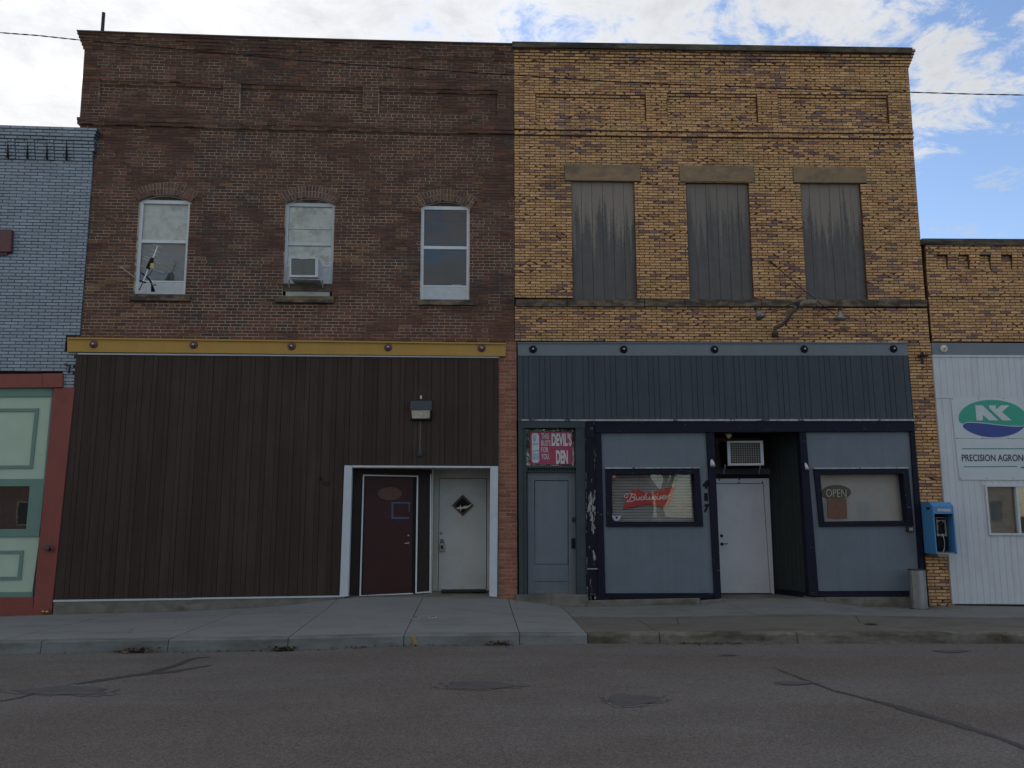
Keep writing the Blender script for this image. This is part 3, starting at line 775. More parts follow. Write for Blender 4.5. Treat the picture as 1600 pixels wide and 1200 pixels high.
for k in range(3):
    wo, x0, x1, w0, w1, zp, zmid, fw, yb = sash_window(k, None)
    # curved tympanum board between the sash and the arch
    ax, az, ar, aa = arches[k]
    t = MB(); pts = []
    for i in range(17):
        a = -aa + 2 * aa * i / 16; p = W(ax + (ar + .02) * math.sin(a), az + (ar + .02) * math.cos(a)); pts.append(p)
    bl_ = W(x1 + .02, w1 + 0.021); br_ = W(x0 - .02, w1 + 0.021); pts += [bl_, br_]
    i0 = len(t.v); n_ = len(pts); t.v += [(p[0], 0.075, p[2]) for p in pts] + [(p[0], 0.12, p[2]) for p in pts]
    t.f.append(tuple(range(n_))); t.f.append(tuple(range(n_, 2 * n_))[::-1]); t.c += [None, None]
    for i in range(n_): t.f.append((i, (i + 1) % n_, n_ + (i + 1) % n_, n_ + i)); t.c.append(None)
    t.build('tympanum', M['tympanum'], wo)
    tr = MB()
    tr.tube([(lambda p: (p[0], 0.07, p[2]))(W(ax + (ar + .0) * math.sin(-aa + 2 * aa * i / 16), az + (ar - .012) * math.cos(-aa + 2 * aa * i / 16))) for i in range(17)], 0.007, 6)
    tr.build('arch_bead', M['frame_grey'], wo)
    if k != 1:
        MB().cb(x0 - .01, x1 + .01, w0 - 0.02, zp - 0.004, yb + 0.012, yb + 0.05).build('blanking_panel', M['frame_grey'], wo)
    if k == 0:
        MB().cb(x0, x1, zmid, w1, yb + 0.075, yb + 0.085).build('window_backing', M['cloth'], wo)
        MB().cb(x0, x1, zp, zmid - .001, yb + 0.09, yb + 0.1).build('window_backing', M['paper_grey'], wo)
    elif k == 1:
        MB().cb(x0, x1, w0 + 0.5, w1, yb + 0.045, yb + 0.055).build('window_backing', M['cloth'], wo)
        MB().cb(x0 + fw, x1 - fw, zmid + 0.30, zmid + 0.32, yb + 0.02, yb + 0.044).build('sash_bar', M['frame_grey'], wo)
        MB().cb(x0 + fw, x1 - fw, w0 + 0.585, w0 + 0.61, yb + 0.0, yb + 0.03).build('sash_bar', M['frame_white'], wo)
        MB().cb(x0 + fw, x1 - fw, w0 + 0.20, w0 + 0.585, yb + 0.015, yb + 0.035).build('blanking_panel', M['frame_grey'], wo)
        MB().cb(x0 - .01, x1 + .01, w0 + 0.10, w0 + 0.245, yb - 0.02, yb + 0.01).build('rotten_board', M['old_wood'], wo)
        MB().cb(x0 - .01, x1 + .01, w0 - 0.02, w0 + 0.095, yb + 0.0, yb + 0.03).build('lower_panel', M['cream'], wo)
    else:
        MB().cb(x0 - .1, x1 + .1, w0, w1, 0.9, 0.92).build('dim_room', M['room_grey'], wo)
        MB().cb(x1 - 0.35, x1 - 0.16, zp + 0.03, zp + 0.17, 0.5, 0.52).build('box_inside', M['frame_grey'], wo)

sills = [[(202, 458.5), (297, 460), (296, 470), (201, 469)], [(431, 462), (522, 463), (521, 473), (430, 472)], [(652, 467.5), (739, 468), (740, 476.5), (652, 476)]]
for s_ in sills:
    MB().pq(s_, -0.07, 0.10).build('window_sill', M['sill_stone'], brown, bevel=0.006)

# mustard steel beam
bm_ = MB(); Q = [(105, 529.5), (790, 538), (790, 555.5), (105, 548.5)]
bm_.pq(Q, -0.055, 0.12, n=10)
bm_.pq([(105, 527), (790, 535.5), (790, 538), (105, 529.5)], -0.085, 0.12, n=10)
bm_.pq([(105, 548.5), (790, 555.5), (790, 556.5), (105, 549.5)], -0.08, 0.1, n=10)
beam = bm_.build('steel_beam', M['gold'], brown)


def rosette(px, py, y, r, material, centre, parent):
    c = P(px, py, y)
    mb = MB(); mb.lathe((c[0], y, c[2]), [(r, 0), (r, 0.012), (r * 0.88, 0.024), (r * 0.62, 0.02), (r * 0.5, 0.035), (r * 0.3, 0.04)], axis='y', seg=32, wob=0.035)
    o = mb.build('rosette', material, parent, smooth=True)
    m2 = MB(); m2.lathe((c[0], y - 0.036, c[2]), [(r * 0.26, 0), (r * 0.22, 0.014), (r * 0.1, 0.02)], axis='y', seg=12)
    m2.build('rosette_stud' , centre, parent, smooth=True)
    return o


for (px, py) in ((146.5, 537.8), (302.7, 538.8), (455.8, 541), (606.5, 542.7), (752.5, 544)): rosette(px, py, -0.056, 0.073, M['maroon'], M['poster_white'], beam)
MB().pq([(121, 551.3), (780, 557), (780, 559.2), (121, 553.8)], -0.05, 0.1, n=8).build('drip_strip', M['white_trim'], brown)

# dark brown vertical siding with grooves
sid = MB(); gro = MB()
xa, xb_ = C(101.5, 745)[0], C(779, 745)[0]
def zpx(x, pl):     # height in world of a pixel polyline at rectified x
    X = W(x, 1.5)[0]
    pts = [P(*p) for p in pl]; return float(np.interp(X, [p[0] for p in pts], [p[2] for p in pts]))
top_pl = [(121, 554), (780, 559.5)]; bot_pl = [(82, 938), (500, 931), (545, 930.5), (780, 930)]
door_x0 = P(538, 800)[0]; door_x1 = P(778, 800)[0]; door_top = [(538, 727), (779, 728)]
x = xa; k = 0
rnd = random.Random(3)
while x < xb_ - 0.01:
    wbd = 0.2475
    for (s0, s1, yy) in ((x, min(x + wbd * 0.64, xb_), -0.03), (min(x + wbd * 0.647, xb_), min(x + wbd - 0.006, xb_), -0.03)):
        if s1 - s0 < 0.01: continue
        zt = zpx((s0 + s1) / 2, top_pl)
        def vx(c, z): return W(c, z)[0]
        X0, X1 = vx(s0, 1.5), vx(s1, 1.5)
        xm = (X0 + X1) / 2
        segs = []
        if xm < door_x0: segs.append((zpx((s0 + s1) / 2, bot_pl), zt, X0, min(X1, door_x0 + .02)))
        else: segs.append((zpx((s0 + s1) / 2, door_top), zt, X0, X1))
        for (zb, ztt, A, B) in segs:
            if B - A > 0.003:
                yv = yy - rnd.uniform(0, .002)
                c_ = 0.0025; ft = rnd.uniform(.90, 1.12)
                sid.hexa([(A + c_, yv, ztt), (B - c_, yv, ztt), (B - c_, yv, zb), (A + c_, yv, zb)], [(A, yv + .006, ztt), (B, yv + .006, ztt), (B, yv + .006, zb), (A, yv + .006, zb)], (0.046 * ft, 0.031 * ft, 0.026 * ft))
    x += wbd; k += 1
sd_ = sid.build('vertical_siding', M['siding_brown'], brown)
gro.pq([(121, 554), (538, 557), (538, 930), (84, 938)], -0.021, 0.099, n=4)
gro.pq([(538, 557.5), (778.5, 559.5), (778.5, 727.5), (538, 727)], -0.021, 0.099, n=2)
gro.build('siding_groove', M['groove'], sd_)
# sill flashing and foundation
MB().pq([(83, 937.5), (300, 934.5), (300, 937), (83, 940.5)], -0.045, 0.05).pq([(300, 934), (538, 930.5), (538, 933), (300, 936.7)], -0.046, 0.05).build('base_flashing', M['white_trim'], brown)
MB().pq([(84, 940.6), (538, 933.2), (538, 975), (80, 990)], -0.035, 0.09, n=4).build('foundation', M['concrete'], brown)

# entrance recess
YR = 0.85
fr = MB()
fr.pq([(538, 727), (550, 727.5), (544, 932), (530.5, 933)], -0.07, 0.06)
fr.pq([(550, 727.2), (766, 728.3), (766, 731.3), (550, 730.5)], -0.07, 0.06)
fr.pq([(766, 728.3), (778.5, 728.5), (776.5, 933), (764.5, 932)], -0.07, 0.06)
fr.build('entrance_frame', M['white_trim'], brown, bevel=0.006)
zc_ = P(650, 731)[2]
xl_, xr_ = P(548, 800)[0], P(767, 800)[0]
# red wall plane runs back from left (y=.18) to right (y=.5)
RW = [P(546, 800, 0.2)[0], P(673, 800, 0.5)[0]]


def yred(px): return 0.22 + 0.3 * (px - 546) / (673 - 546)


def PR(px, py): return P(px, py, yred(px))


def rq(mb, q, d0, d1):
    a = []; b = []
    for p in q:
        y = yred(p[0]); w = P(p[0], p[1], y + d0); a.append(w); b.append((w[0], y + d1, w[2]))
    mb.hexa(a, b)
    return mb


zct = zc_ + 0.001
w_ = MB()
A, B = PR(543, 800), PR(674, 800)
w_.hexa([(A[0], A[1], zct), (B[0], B[1], zct), (B[0], B[1], -0.3), (A[0], A[1], -0.3)], [(A[0], A[1] + .1, zct), (B[0], B[1] + .1, zct), (B[0], B[1] + .1, -0.3), (A[0], A[1] + .1, -0.3)])
w_.box(A[0] - 0.1, A[0], 0.061, A[1] + .1, -0.3, zct)
w_.build('recess_wall', M['brown_paint'], brown)
cre = MB()
cre.hexa([(B[0], B[1] - .002, zct), (B[0] + 0.03, B[1] - .002, zct), (B[0] + 0.03, B[1] - .002, -0.3), (B[0], B[1] - .002, -0.3)], [(B[0], YR, zct), (B[0] + 0.03, YR, zct), (B[0] + 0.03, YR, -0.3), (B[0], YR, -0.3)])
bx0, bx1 = B[0] + 0.03, P(769, 800, YR)[0]
dq = [(685.5, 747.5), (761, 746.5), (761, 921), (684.5, 922)]
d0, d1 = P(685.5, 800, YR)[0], P(761, 800, YR)[0]
zdt = P(720, 747, YR)[2]; zdb = P(720, 921.5, YR)[2]
cre.box(bx0, d0, YR, YR + .1, -0.3, zct); cre.box(d1, bx1 + .1, YR, YR + .1, -0.3, zct); cre.box(d0, d1, YR, YR + .1, zdt, zct)
cre.box(bx1 + .0, bx1 + 0.1, 0.062, YR, -0.3, zct)
cre.build('door_surround', M['cream'], brown)
sof = MB(); sof.box(A[0] - .1, bx1 + .1, 0.061, YR + .1, zct, zct + .05); sof.build('soffit', M['soffit'], brown)
fl = MB(); fz = P(650, 932.5, 0)[2]
fl.hexa([(A[0] - .1, -0.06, fz - .01), (bx1 + .1, -0.06, fz - .01), (bx1 + .1, -0.06, -0.5), (A[0] - .1, -0.06, -0.5)], [(A[0] - .1, YR + .1, zdb - .01), (bx1 + .1, YR + .1, zdb - .01), (bx1 + .1, YR + .1, -0.5), (A[0] - .1, YR + .1, -0.5)])
fl.build('recess_floor', M['concrete'], brown)
wd = MB(); wd.box(d0 + .008, d1 - .012, YR + .03, YR + .075, zdb + .012, zdt - .01)
wdo = wd.build('door', M['white_door'], brown, bevel=0.003)
MB().box(d0, d1, YR + .076, YR + .1, zdb - .2, zdt + .0).build('door_gap', M['black'], wdo)
MB().box(d0, d1, YR - .03, YR + .06, zdb - .02, zdb + .01).build('threshold', M['cream'], wdo)


def knob(mb, px, py, y, r=0.028):
    c = P(px, py, y); mb.lathe((c[0], y, c[2]), [(r, 0), (r, 0.008), (r * .55, 0.012), (r * .5, 0.02), (r * .35, 0.024)], axis='y', seg=16)


k_ = MB(); knob(k_, 689.5, 833, YR + .03, 0.027); k_.build('deadbolt', M['chrome'], wdo, smooth=True)
k_ = MB(); knob(k_, 691, 846, YR + .03, 0.026); k_.build('door_knob', M['chrome'], wdo, smooth=True)
# carved leaf diamond
dm = MB(); DQ = [(706, 772.5), (740, 772.5), (740, 806.5), (706, 806.5)]
dm.poly2([(0.5, 1), (1, 0.5), (0.5, 0), (0, 0.5)], DQ, YR - .0, YR + .03)
dmo = dm.build('diamond_window', M['brown_dark'], wdo)
MB().poly2([(0.5, .86), (.86, .5), (0.5, .14), (.14, .5)], DQ, YR - .004, YR - .0005).build('dark_glass', M['black'], dmo)
lf = MB()
lf.poly2([(0.20, 0.38), (0.36, 0.42), (0.38, 0.52), (0.44, 0.41), (0.60, 0.47), (0.76, 0.48), (0.96, 0.60), (0.80, 0.43), (0.66, 0.35), (0.50, 0.34), (0.44, 0.34), (0.40, 0.22), (0.37, 0.34), (0.27, 0.33)], DQ, YR - .02, YR - .0045)
lf.build('carved_leaf', M['carving'], dmo)
# red door
rd = MB(); rq(rd, [(571.5, 744.5), (646, 746.5), (643.5, 927), (566.5, 931.5)], -0.012, 0.03)
rdo = rd.build('door', M['red_door'], brown, bevel=0.003); rdo['label'] = 'dark oxblood red entrance door'
tf = MB()
rq(tf, [(567, 741.5), (653.5, 743.2), (653.5, 745), (567, 743.3)], -0.03, 0.02)
rq(tf, [(567, 743.3), (569, 743.3), (563.5, 932), (561.5, 932)], -0.03, 0.02)
rq(tf, [(651.3, 745), (653.5, 745), (651, 927), (648.8, 927)], -0.03, 0.02)
rq(tf, [(563.5, 930.3), (645, 926.5), (645, 928.5), (563.5, 932.5)], -0.028, 0.02)
rq(tf, [(651, 925.5), (672, 924), (672, 925.8), (651, 927.3)], -0.028, 0.02)
rq(tf, [(672.2, 741), (674, 741), (672.8, 926), (671, 926)], -0.03, 0.02)
tf.build('door_trim', M['frame_white'], brown)
s2 = MB(); rq(s2, [(645.5, 746), (650.5, 746), (648.5, 926.8), (643.5, 927)], -0.02, 0.02); s2.build('door_stile', M['black'], rdo)
k_ = MB(); y_ = yred(638) - .012; knob(k_, 638, 837, y_, 0.025); k_.build('deadbolt', M['chrome'], rdo, smooth=True)
k_ = MB(); knob(k_, 637.5, 849, y_, 0.03); c = P(637.5, 849, y_ - .035); c2 = P(631, 849.5, y_ - .04)
k_.tube([c, ((c[0] + c2[0]) / 2, c2[1] - .005, c[2]), c2], 0.008, 8); k_.build('lever_handle', M['chrome'], rdo, smooth=True)
k_ = MB(); knob(k_, 612.5, 824.5, yred(612) - .012, 0.009); k_.build('peephole', M['brass'], rdo)
tq = MB()
for q in ([(612, 784.2), (641, 784.6), (641, 787), (612, 786.8)], [(611.6, 784.2), (614.6, 784.2), (614.6, 811), (611.6, 811)], [(612, 807.8), (639.5, 807.8), (639.5, 810.8), (612, 810.8)], [(638.6, 787), (640.4, 787), (640, 800), (638.4, 800)]): rq(tq, q, -0.0145 - 0.0005 * len(tq.f) / 6, -0.012)
tq.build('tape_outline', M['tape'], rdo)
pl = MB(); c = P(608.5, 770.5, yred(608)); 
n0 = len(pl.v)
ov = [(590 + 19 + 19 * math.cos(t * math.pi / 12), 771.5 - 10.5 * math.sin(t * math.pi / 12)) for t in range(24)]
fa = [P(p[0], p[1], yred(p[0]) - .03) for p in ov]
pl.v += fa + [(p[0], p[1] + .018, p[2]) for p in fa]; pl.f.append(tuple(range(24))[::-1]); pl.c.append(None)
for i in range(24): pl.f.append((i, (i + 1) % 24, 24 + (i + 1) % 24, 24 + i)); pl.c.append(None)
pl.build('oval_plaque', M['plaque'], rdo)
settle(brown)
mt = MB(); mt.box(P(690, 900, .6)[0], P(760, 900, .6)[0], YR - .42, YR - .06, zdb - .012, zdb + .012)
tag(mt.build('door_mat', M['rubber'], None), 'black rubber mat lying before the pale door in the recess', 'door mat')

# ================================================================== YELLOW BUILDING
yel = empty('yellow_brick_building', (3.6, 0, 0), 'two storey yellow brick building with three boarded windows and a blue storefront below', 'building')
CHY = 0.0545; BLY = 0.2
yl, yr = C(803.5, 300)[0], (C(1426, 220)[0] + C(1447, 470)[0]) / 2
zt_y = (C(801, 73)[1] + C(1424, 82)[1]) / 2
z_sb = (C(807, 479)[1] + C(1448, 480)[1]) / 2; z_st = (C(807, 467)[1] + C(1446, 467.5)[1]) / 2
z_fb = (C(808, 534)[1] + C(1418, 534.5)[1]) / 2
ywin = [crect(q) for q in ([(893, 283), (990, 283), (996, 467), (895.5, 467)], [(1071, 284.5), (1168, 284.5), (1179, 467), (1079, 467)], [(1250.5, 286), (1343, 286), (1357, 467), (1261, 467)])]
lint = [crect(q) for q in ([(882.5, 257.5), (1000, 258), (1000.5, 282.5), (883, 281)], [(1061, 259), (1177, 259.5), (1178, 284), (1062, 283)], [(1238.5, 261), (1352, 261.5), (1353, 286), (1240, 285.5)])]
pany = [crect(q) for q in ([(837, 146), (1008.5, 147), (1009, 188), (837, 187)], [(1043, 147), (1182, 148), (1184, 190), (1043, 189)], [(1215, 149), (1386, 150), (1389, 193), (1217, 191)])]
z_belty = (C(804, 213)[1] + C(1425, 218.5)[1]) / 2
n1_ = int(round((zt_y - z_st) / CHY)); ch1 = (zt_y - z_st) / n1_
n0_ = int(round((z_sb - z_fb) / CHY)); ch0 = (z_sb - z_fb) / n0_
rows = [(z_fb + r * ch0, z_fb + (r + 1) * ch0, [(yl, yr + 0.02)]) for r in range(n0_)]
cy_top = zt_y - 6 * ch1
for r in range(n1_):
    z0 = z_st + r * ch1; z1 = z0 + ch1; zm = (z0 + z1) / 2
    xr2 = yr
    if zm > cy_top: xr2 += 0.018 * ((zm - cy_top) // ch1 + 1)
    holes = [(w[0], w[1]) for w in ywin if zm < w[3]] + [(w[0], w[1]) for w in lint if w[2] < zm < w[3]]
    rows.append((z0, z1, split((yl, xr2), holes)))
kb = round((z_belty - z_st) / ch1)


def yel_y(x, z, r):
    y = 0.0
    if z > z_st:
        k = int((z - z_st) / ch1)
        if k in (kb, kb + 2): y = -0.045
        elif k == kb + 1: y = -0.012
        elif k > kb + 2: y = -0.02
        if z > cy_top: y = -0.02 - 0.018 * ((z - cy_top) // ch1 + 1)
        for (x0, x1, z0, z1) in pany:
            if x0 < x < x1 and z0 < z < z1: y = 0.035 if z < z1 - 0.06 else 0.008
    return y


lay_bricks('brick_wall', yel, rows, BLY, yellow_col, yellow_mortar, M['brick'], yel_y, chip=0.72, joint=0.0115, jit=0.008, bevel=0.0025,
           cuts=lambda z: [c for p in pany if p[2] < z < p[3] for c in (p[0], p[1])])
# right pier down to the pavement
rows = []
zf0 = -0.35; npr = int((z_fb - zf0) / 0.0575); chp = (z_fb - zf0) / npr
rows = []
for r in range(npr):
    z0 = zf0 + r * chp; zm = z0 + chp / 2
    xi = C(1420, 556)[0] - 0.02; xo = C(1456.5, 560)[0]
    rows.append((z0, z0 + chp, [(xi, xo)]))
lay_bricks('brick_pier', yel, rows, BLY, yellow_col, yellow_mortar, M['brick'], lambda x, z, r: -0.004, chip=0.55, joint=0.013, jit=0.008, depth=0.3)
# coping slabs
cp = MB(); nseg = 7
for k in range(nseg):
    t0, t1 = k / nseg + 0.0002, (k + 1) / nseg - 0.0002
    q = [lerp2((800, 64.5), (1426, 74), t0), lerp2((800, 64.5), (1426, 74), t1), lerp2((800, 73.2), (1426, 82.5), t1), lerp2((800, 73.2), (1426, 82.5), t0)]
    a = [P(*p, -0.17) for p in q]; cp.hexa(a, [(p[0], 0.42, p[2]) for p in a])
cp.build('coping', M['coping'], yel, bevel=0.003)
for (x0, x1, z0, z1), (a0, a1, b0, b1) in zip(lint, ywin):
    MB().cb(x0, x1, b1, z1, -0.025, 0.12).build('stone_lintel', M['lintel'], yel, bevel=0.006)
# stone band under the windows
sb = MB(); xs = [806, 886, 1007, 1070, 1190, 1253, 1371, 1423, 1449.5]
for a, b in zip(xs[:-1], xs[1:]): sb.pq([(a + .4, 467.6), (b - .4, 467.8), (b - .4, 478.8), (a + .4, 478.4)], -0.055, 0.3)
sb.build('stone_band', M['sill_stone'], yel, bevel=0.006)
# boarded windows
for wi, (x0, x1, z0, z1) in enumerate(ywin):
    am = (1.0, 0.6, 0.85)[wi]; dh = (-0.14, -0.06, -0.10)[wi]
    mb = MB(); nb = 6; rnd = random.Random(int(x0 * 10))
    for k in range(nb):
        a = x0 - .01 + (x1 - x0 + .02) * k / nb; b = a + (x1 - x0 + .02) / nb - 0.006
        yv = 0.055 + rnd.uniform(0, .008)
        for j in range(6):
            h0, h1 = j / 6, (j + 1) / 6
            w = [W(a, z0 + (z1 - z0) * h1), W(b, z0 + (z1 - z0) * h1), W(b, z0 + (z1 - z0) * h0), W(a, z0 + (z1 - z0) * h0)]
            i = len(mb.v)
            mb.hexa([(p[0], yv, p[2]) for p in w], [(p[0], yv + .03, p[2]) for p in w], None, back=False)
            mb.c[-5] = [(h0 - dh, am, 0), (h0 - dh, am, 0), (h1 - dh, am, 0), (h1 - dh, am, 0)]
            for q_ in range(4): mb.c[-1 - q_] = (h1 - dh, am, 0)
    o = mb.build('window_boarding', M['boards'], yel, normals=False)
    MB().cb(x0 - .01, x1 + .01, z0, z1, 0.1, 0.12).build('board_gap', M['black'], o)
# body
zt2 = min(W(yl, zt_y)[2], W(yr, zt_y)[2])
YX0, YX1 = xR + 0.001, W(yr, 5)[0] - 0.01
body = MB(); wb = []
for (x0, x1, w0, w1) in ywin: a = W(x0, w0); b = W(x1, w1); wb.append((a[0], b[0], a[2], b[2]))
alc = (P(1116, 800)[0] + .0, P(1250, 700)[0] + .1, -0.6, P(1180, 674)[2])
sfz = P(1100, 655)[2]
body_wall(body, YX0, YX1, sfz, zt2, wb, 0.10, 0.36)
body.box(YX0, YX0 + .3, 0.36, 18, -0.6, zt2); body.box(YX1 - .3, YX1, 0.36, 18, -0.6, zt2); body.box(YX0, YX1, 18, 18.3, -0.6, zt2 - .3)
body.build('masonry_shell', M['brick_dark'], yel)
MB().box(YX0 + .31, YX1 - .31, 0.37, 17.9, zt2 - 1.0, zt2 - .85).build('roof', M['roofing'], yel)
MB().box(YX0 + .31, YX1 - .31, 0.37, 17.9, sfz, sfz + .1).build('floor_slab', M['dark_room'], yel)
# beam and slate siding
mb = MB(); mb.pq([(808.5, 536.5), (1417.3, 536.5), (1419.5, 555.5), (809.5, 555.8)], -0.02, 0.1, n=8)
mb.pq([(808, 534.6), (1417, 534.8), (1417.3, 536.5), (808, 536.5)], -0.04, 0.1, n=8)
ybeam = mb.build('storefront_beam', M['fascia_blue'], yel)
for (px, py) in ((832.8, 545.8), (974.5, 546), (1116.3, 546), (1256.5, 545.5), (1396, 545)): rosette(px, py, -0.021, 0.072, M['navy'], M['poster_white'], ybeam)


def ribbed(name, q, y, pitch_pat, material, parent, depth=0.012, gap=0.006, back=0.09):
    "vertical boards on a pixel quad; pitch_pat = list of widths in metres, repeated"
    a, b, c_, d_ = [P(*p, y) for p in q]
    wtop = b[0] - a[0]; mb = MB(); x = 0; k = 0
    Wd = (wtop + c_[0] - d_[0]) / 2
    while x < Wd - 0.004:
        w = pitch_pat[k % len(pitch_pat)]; x1 = min(x + w, Wd); t0, t1 = x / Wd, max((x1 - gap) / Wd, x / Wd + .0005)
        def at(t, top): p, r = (a, b) if top else (d_, c_); return (p[0] + (r[0] - p[0]) * t, y, p[2] + (r[2] - p[2]) * t)
        f = [at(t0, 1), at(t1, 1), at(t1, 0), at(t0, 0)]
        e = 0.003 / Wd
        g = [at(t0 + e, 1), at(t1 - e, 1), at(t1 - e, 0), at(t0 + e, 0)]
        mb.hexa(g, [(p[0], y + depth, p[2]) for p in f]); x = x1; k += 1
    i = [a, b, c_, d_]
    mb.hexa([(p[0], y + depth * 0.8, p[2]) for p in i], [(p[0], back, p[2]) for p in i])
    return mb.build(name, material, parent)


ribbed('beadboard_siding', [(808.8, 556.5), (1420, 556), (1428.3, 654.8), (809.8, 654.8)], -0.03, [0.10, 0.10, 0.205], M['siding_blue'], yel)
MB().pq([(809.5, 655), (930, 655.3), (930, 657.8), (809.5, 657.4)], -0.06, 0.1).pq([(930, 655), (1428.6, 654.8), (1428.6, 657.6), (930, 657.8)], -0.105, 0.1, n=4).build('drip_edge', M['drip'], yel)
# left door bay
YD = 0.14
mb = MB()
mb.pq([(809.8, 657.6), (914, 657.8), (914, 668.5), (810, 668.5)], -0.045, 0.2)
mb.pq([(810, 668.5), (817, 668.5), (817.5, 932), (811, 932)], -0.045, 0.2)
mb.pq([(817, 668.5), (822.5, 668.5), (823.5, 931), (817.5, 931)], -0.015, 0.2)
mb.pq([(899.5, 668.5), (914, 668.5), (916.5, 930), (901.5, 930)], -0.03, 0.2)
mb.pq([(822.5, 727.5), (899.5, 727.5), (899.8, 731), (822.5, 731)], 0.0, 0.2)
mb.pq([(822.5, 735.3), (899.8, 735.3), (899.9, 737.5), (822.5, 737.5)], 0.03, 0.2)
dfr = mb.build('door_frame', M['frame_slate'], yel, bevel=0.004)
dn = MB()
for k in range(19):
    x0 = 823.5 + 4 * k; dn.pq([(x0, 731.2), (x0 + 2, 731.2), (x0 + 2, 735.2), (x0, 735.2)], 0.02, 0.1)
dn.build('dentil_strip', M['frame_slate'], dfr)
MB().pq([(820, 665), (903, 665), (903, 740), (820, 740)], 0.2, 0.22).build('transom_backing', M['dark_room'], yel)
MB().pq([(822, 668), (901, 668), (901, 728), (822, 728)], 0.10, 0.105).build('transom_glass', M['glass'], dfr)
mb = MB()
mb.pq([(824, 737.5), (835, 737.5), (835.5, 928), (824.5, 928)], 0.10, 0.16); mb.pq([(888, 737.5), (899, 737.5), (900.5, 927), (888.5, 927.3)], 0.10, 0.16)
mb.pq([(835, 737.5), (888, 737.5), (888, 750.5), (835, 750.5)], 0.10, 0.16); mb.pq([(835, 882), (888, 882), (888.3, 908), (835, 908)], 0.10, 0.16)
mb.pq([(835, 924), (888, 924), (888.5, 927.5), (835, 928)], 0.10, 0.16)
ydo = mb.build('door', M['door_blue'], yel, bevel=0.003)
MB().pq([(836, 751.5), (887, 751.5), (887, 881), (836, 881)], 0.112, 0.14).build('door_panel', M['grey_paint_door_panel'], ydo)
MB().pq([(834.8, 750), (888.2, 750), (888.2, 882.5), (834.8, 882.5)], 0.125, 0.15).build('panel_groove', M['black'], ydo)
MB().pq([(835, 908), (888.2, 908), (888.3, 924), (835, 924)], 0.118, 0.15).build('kick_panel', M['door_blue'], ydo)
MB().pq([(893.2, 841), (898.3, 841), (898.6, 857), (893.4, 857)], 0.07, 0.1).build('pull_handle', M['black'], ydo, bevel=0.004)
MB().pq([(894.5, 808.5), (900.5, 808.5), (900.5, 814.5), (894.5, 814.5)], 0.05, 0.1).build('door_lock', M['dark_metal'], ydo, bevel=0.004)
MB().pq([(806.5, 930), (918, 930), (918, 975), (806.5, 975)], -0.12, 0.25, n=2).build('door_step', M['concrete'], yel, bevel=0.01)
MB().pq([(824, 927.8), (901, 927.2), (901, 930), (824, 930)], 0.05, 0.2).build('threshold', M['concrete'], yel)
# navy peeling pilaster
mb = MB(); mb.pq([(914.3, 657.9), (930, 657.9), (934, 938), (917.3, 940)], -0.05, 0.1)
pil = mb.build('pilaster', M['navy_peel'], yel)
MB().pq([(914.5, 671), (930, 671), (930.2, 684), (914.7, 684)], -0.065, -0.05).build('pilaster_cap', M['navy'], pil)
MB().pq([(917, 888), (934, 888), (934, 889.6), (917, 889.6)], -0.058, -0.05).build('pilaster_band', M['peel'], pil)
# irregular bare patch where the paint has come off
pm = MB(); rnd = random.Random(12)
for i in range(58):
    cx_ = rnd.gauss(925.2, 2.3); cy_ = rnd.uniform(771, 833); cx_ += (cy_ - 800) * 0.06
    if not 918.5 < cx_ < 931.5: continue
    w2, h2 = rnd.uniform(.35, 1.15), rnd.uniform(2, 6.5); y_ = -0.0525 - 0.00002 * i
    pts = [P(cx_ + w2 * math.cos(a) * rnd.uniform(.5, 1.2), cy_ + h2 * math.sin(a) * rnd.uniform(.6, 1.1), y_) for a in np.linspace(0, 2 * math.pi, 8)[:-1]]
    pm.face(pts)
for (a, b, c_, d_) in ((915.6, 752, 0.6, 28), (916.2, 800, .5, 60), (917, 880, .5, 30), (929, 705, .4, 14), (929.5, 725, .35, 12), (917.6, 925, .8, 12), (926, 934, 3, 5), (930, 931, 1.5, 7), (921, 936, 1.5, 4)):
    for i in range(int(4 + d_ / 4)):
        yy = b + rnd.uniform(-d_ / 2, d_ / 2); h = rnd.uniform(1, 4)
        pm.face([P(a - c_ + rnd.uniform(-.4, .2), yy - h, -0.0535), P(a + c_ * .6, yy - h + 1, -0.0535), P(a + c_, yy + h, -0.0535), P(a - c_ * .5, yy + h, -0.0535)])
pm.build('bare_patch', M['peel'], pil)['kind'] = 'stuff'
# navy timber frame
mb = MB()
mb.pq([(930.3, 657.9), (1428.8, 657.7), (1429.5, 674), (930.6, 676)], -0.085, 0.1, n=6)
mb.pq([(930.4, 676), (939.5, 676), (946.5, 935.5), (934.5, 937)], -0.06, 0.1)
mb.pq([(1103.5, 675.2), (1116, 675), (1127.3, 935), (1116.5, 935)], -0.06, 0.1)
mb.pq([(1249, 674.5), (1259.5, 674.5), (1280, 932), (1264.5, 932)], -0.06, 0.1)
mb.pq([(1422.2, 674), (1429.6, 674), (1448, 935), (1439.5, 935)], -0.06, 0.1)
mb.pq([(946.3, 927), (1116.8, 926.5), (1117, 935.3), (946.5, 936)], -0.04, 0.1)
mb.pq([(1279.3, 923.6), (1440, 923), (1440, 932.5), (1280, 933)], -0.04, 0.1)
mb.build('timber_frame', M['navy'], yel, bevel=0.004)


def wall_with_hole(q, hole, y0, y1):
    mb = MB(); xo = [q[0], q[1], q[2], q[3]]
    mb.frame(q, hole, y0, y1)
    return mb


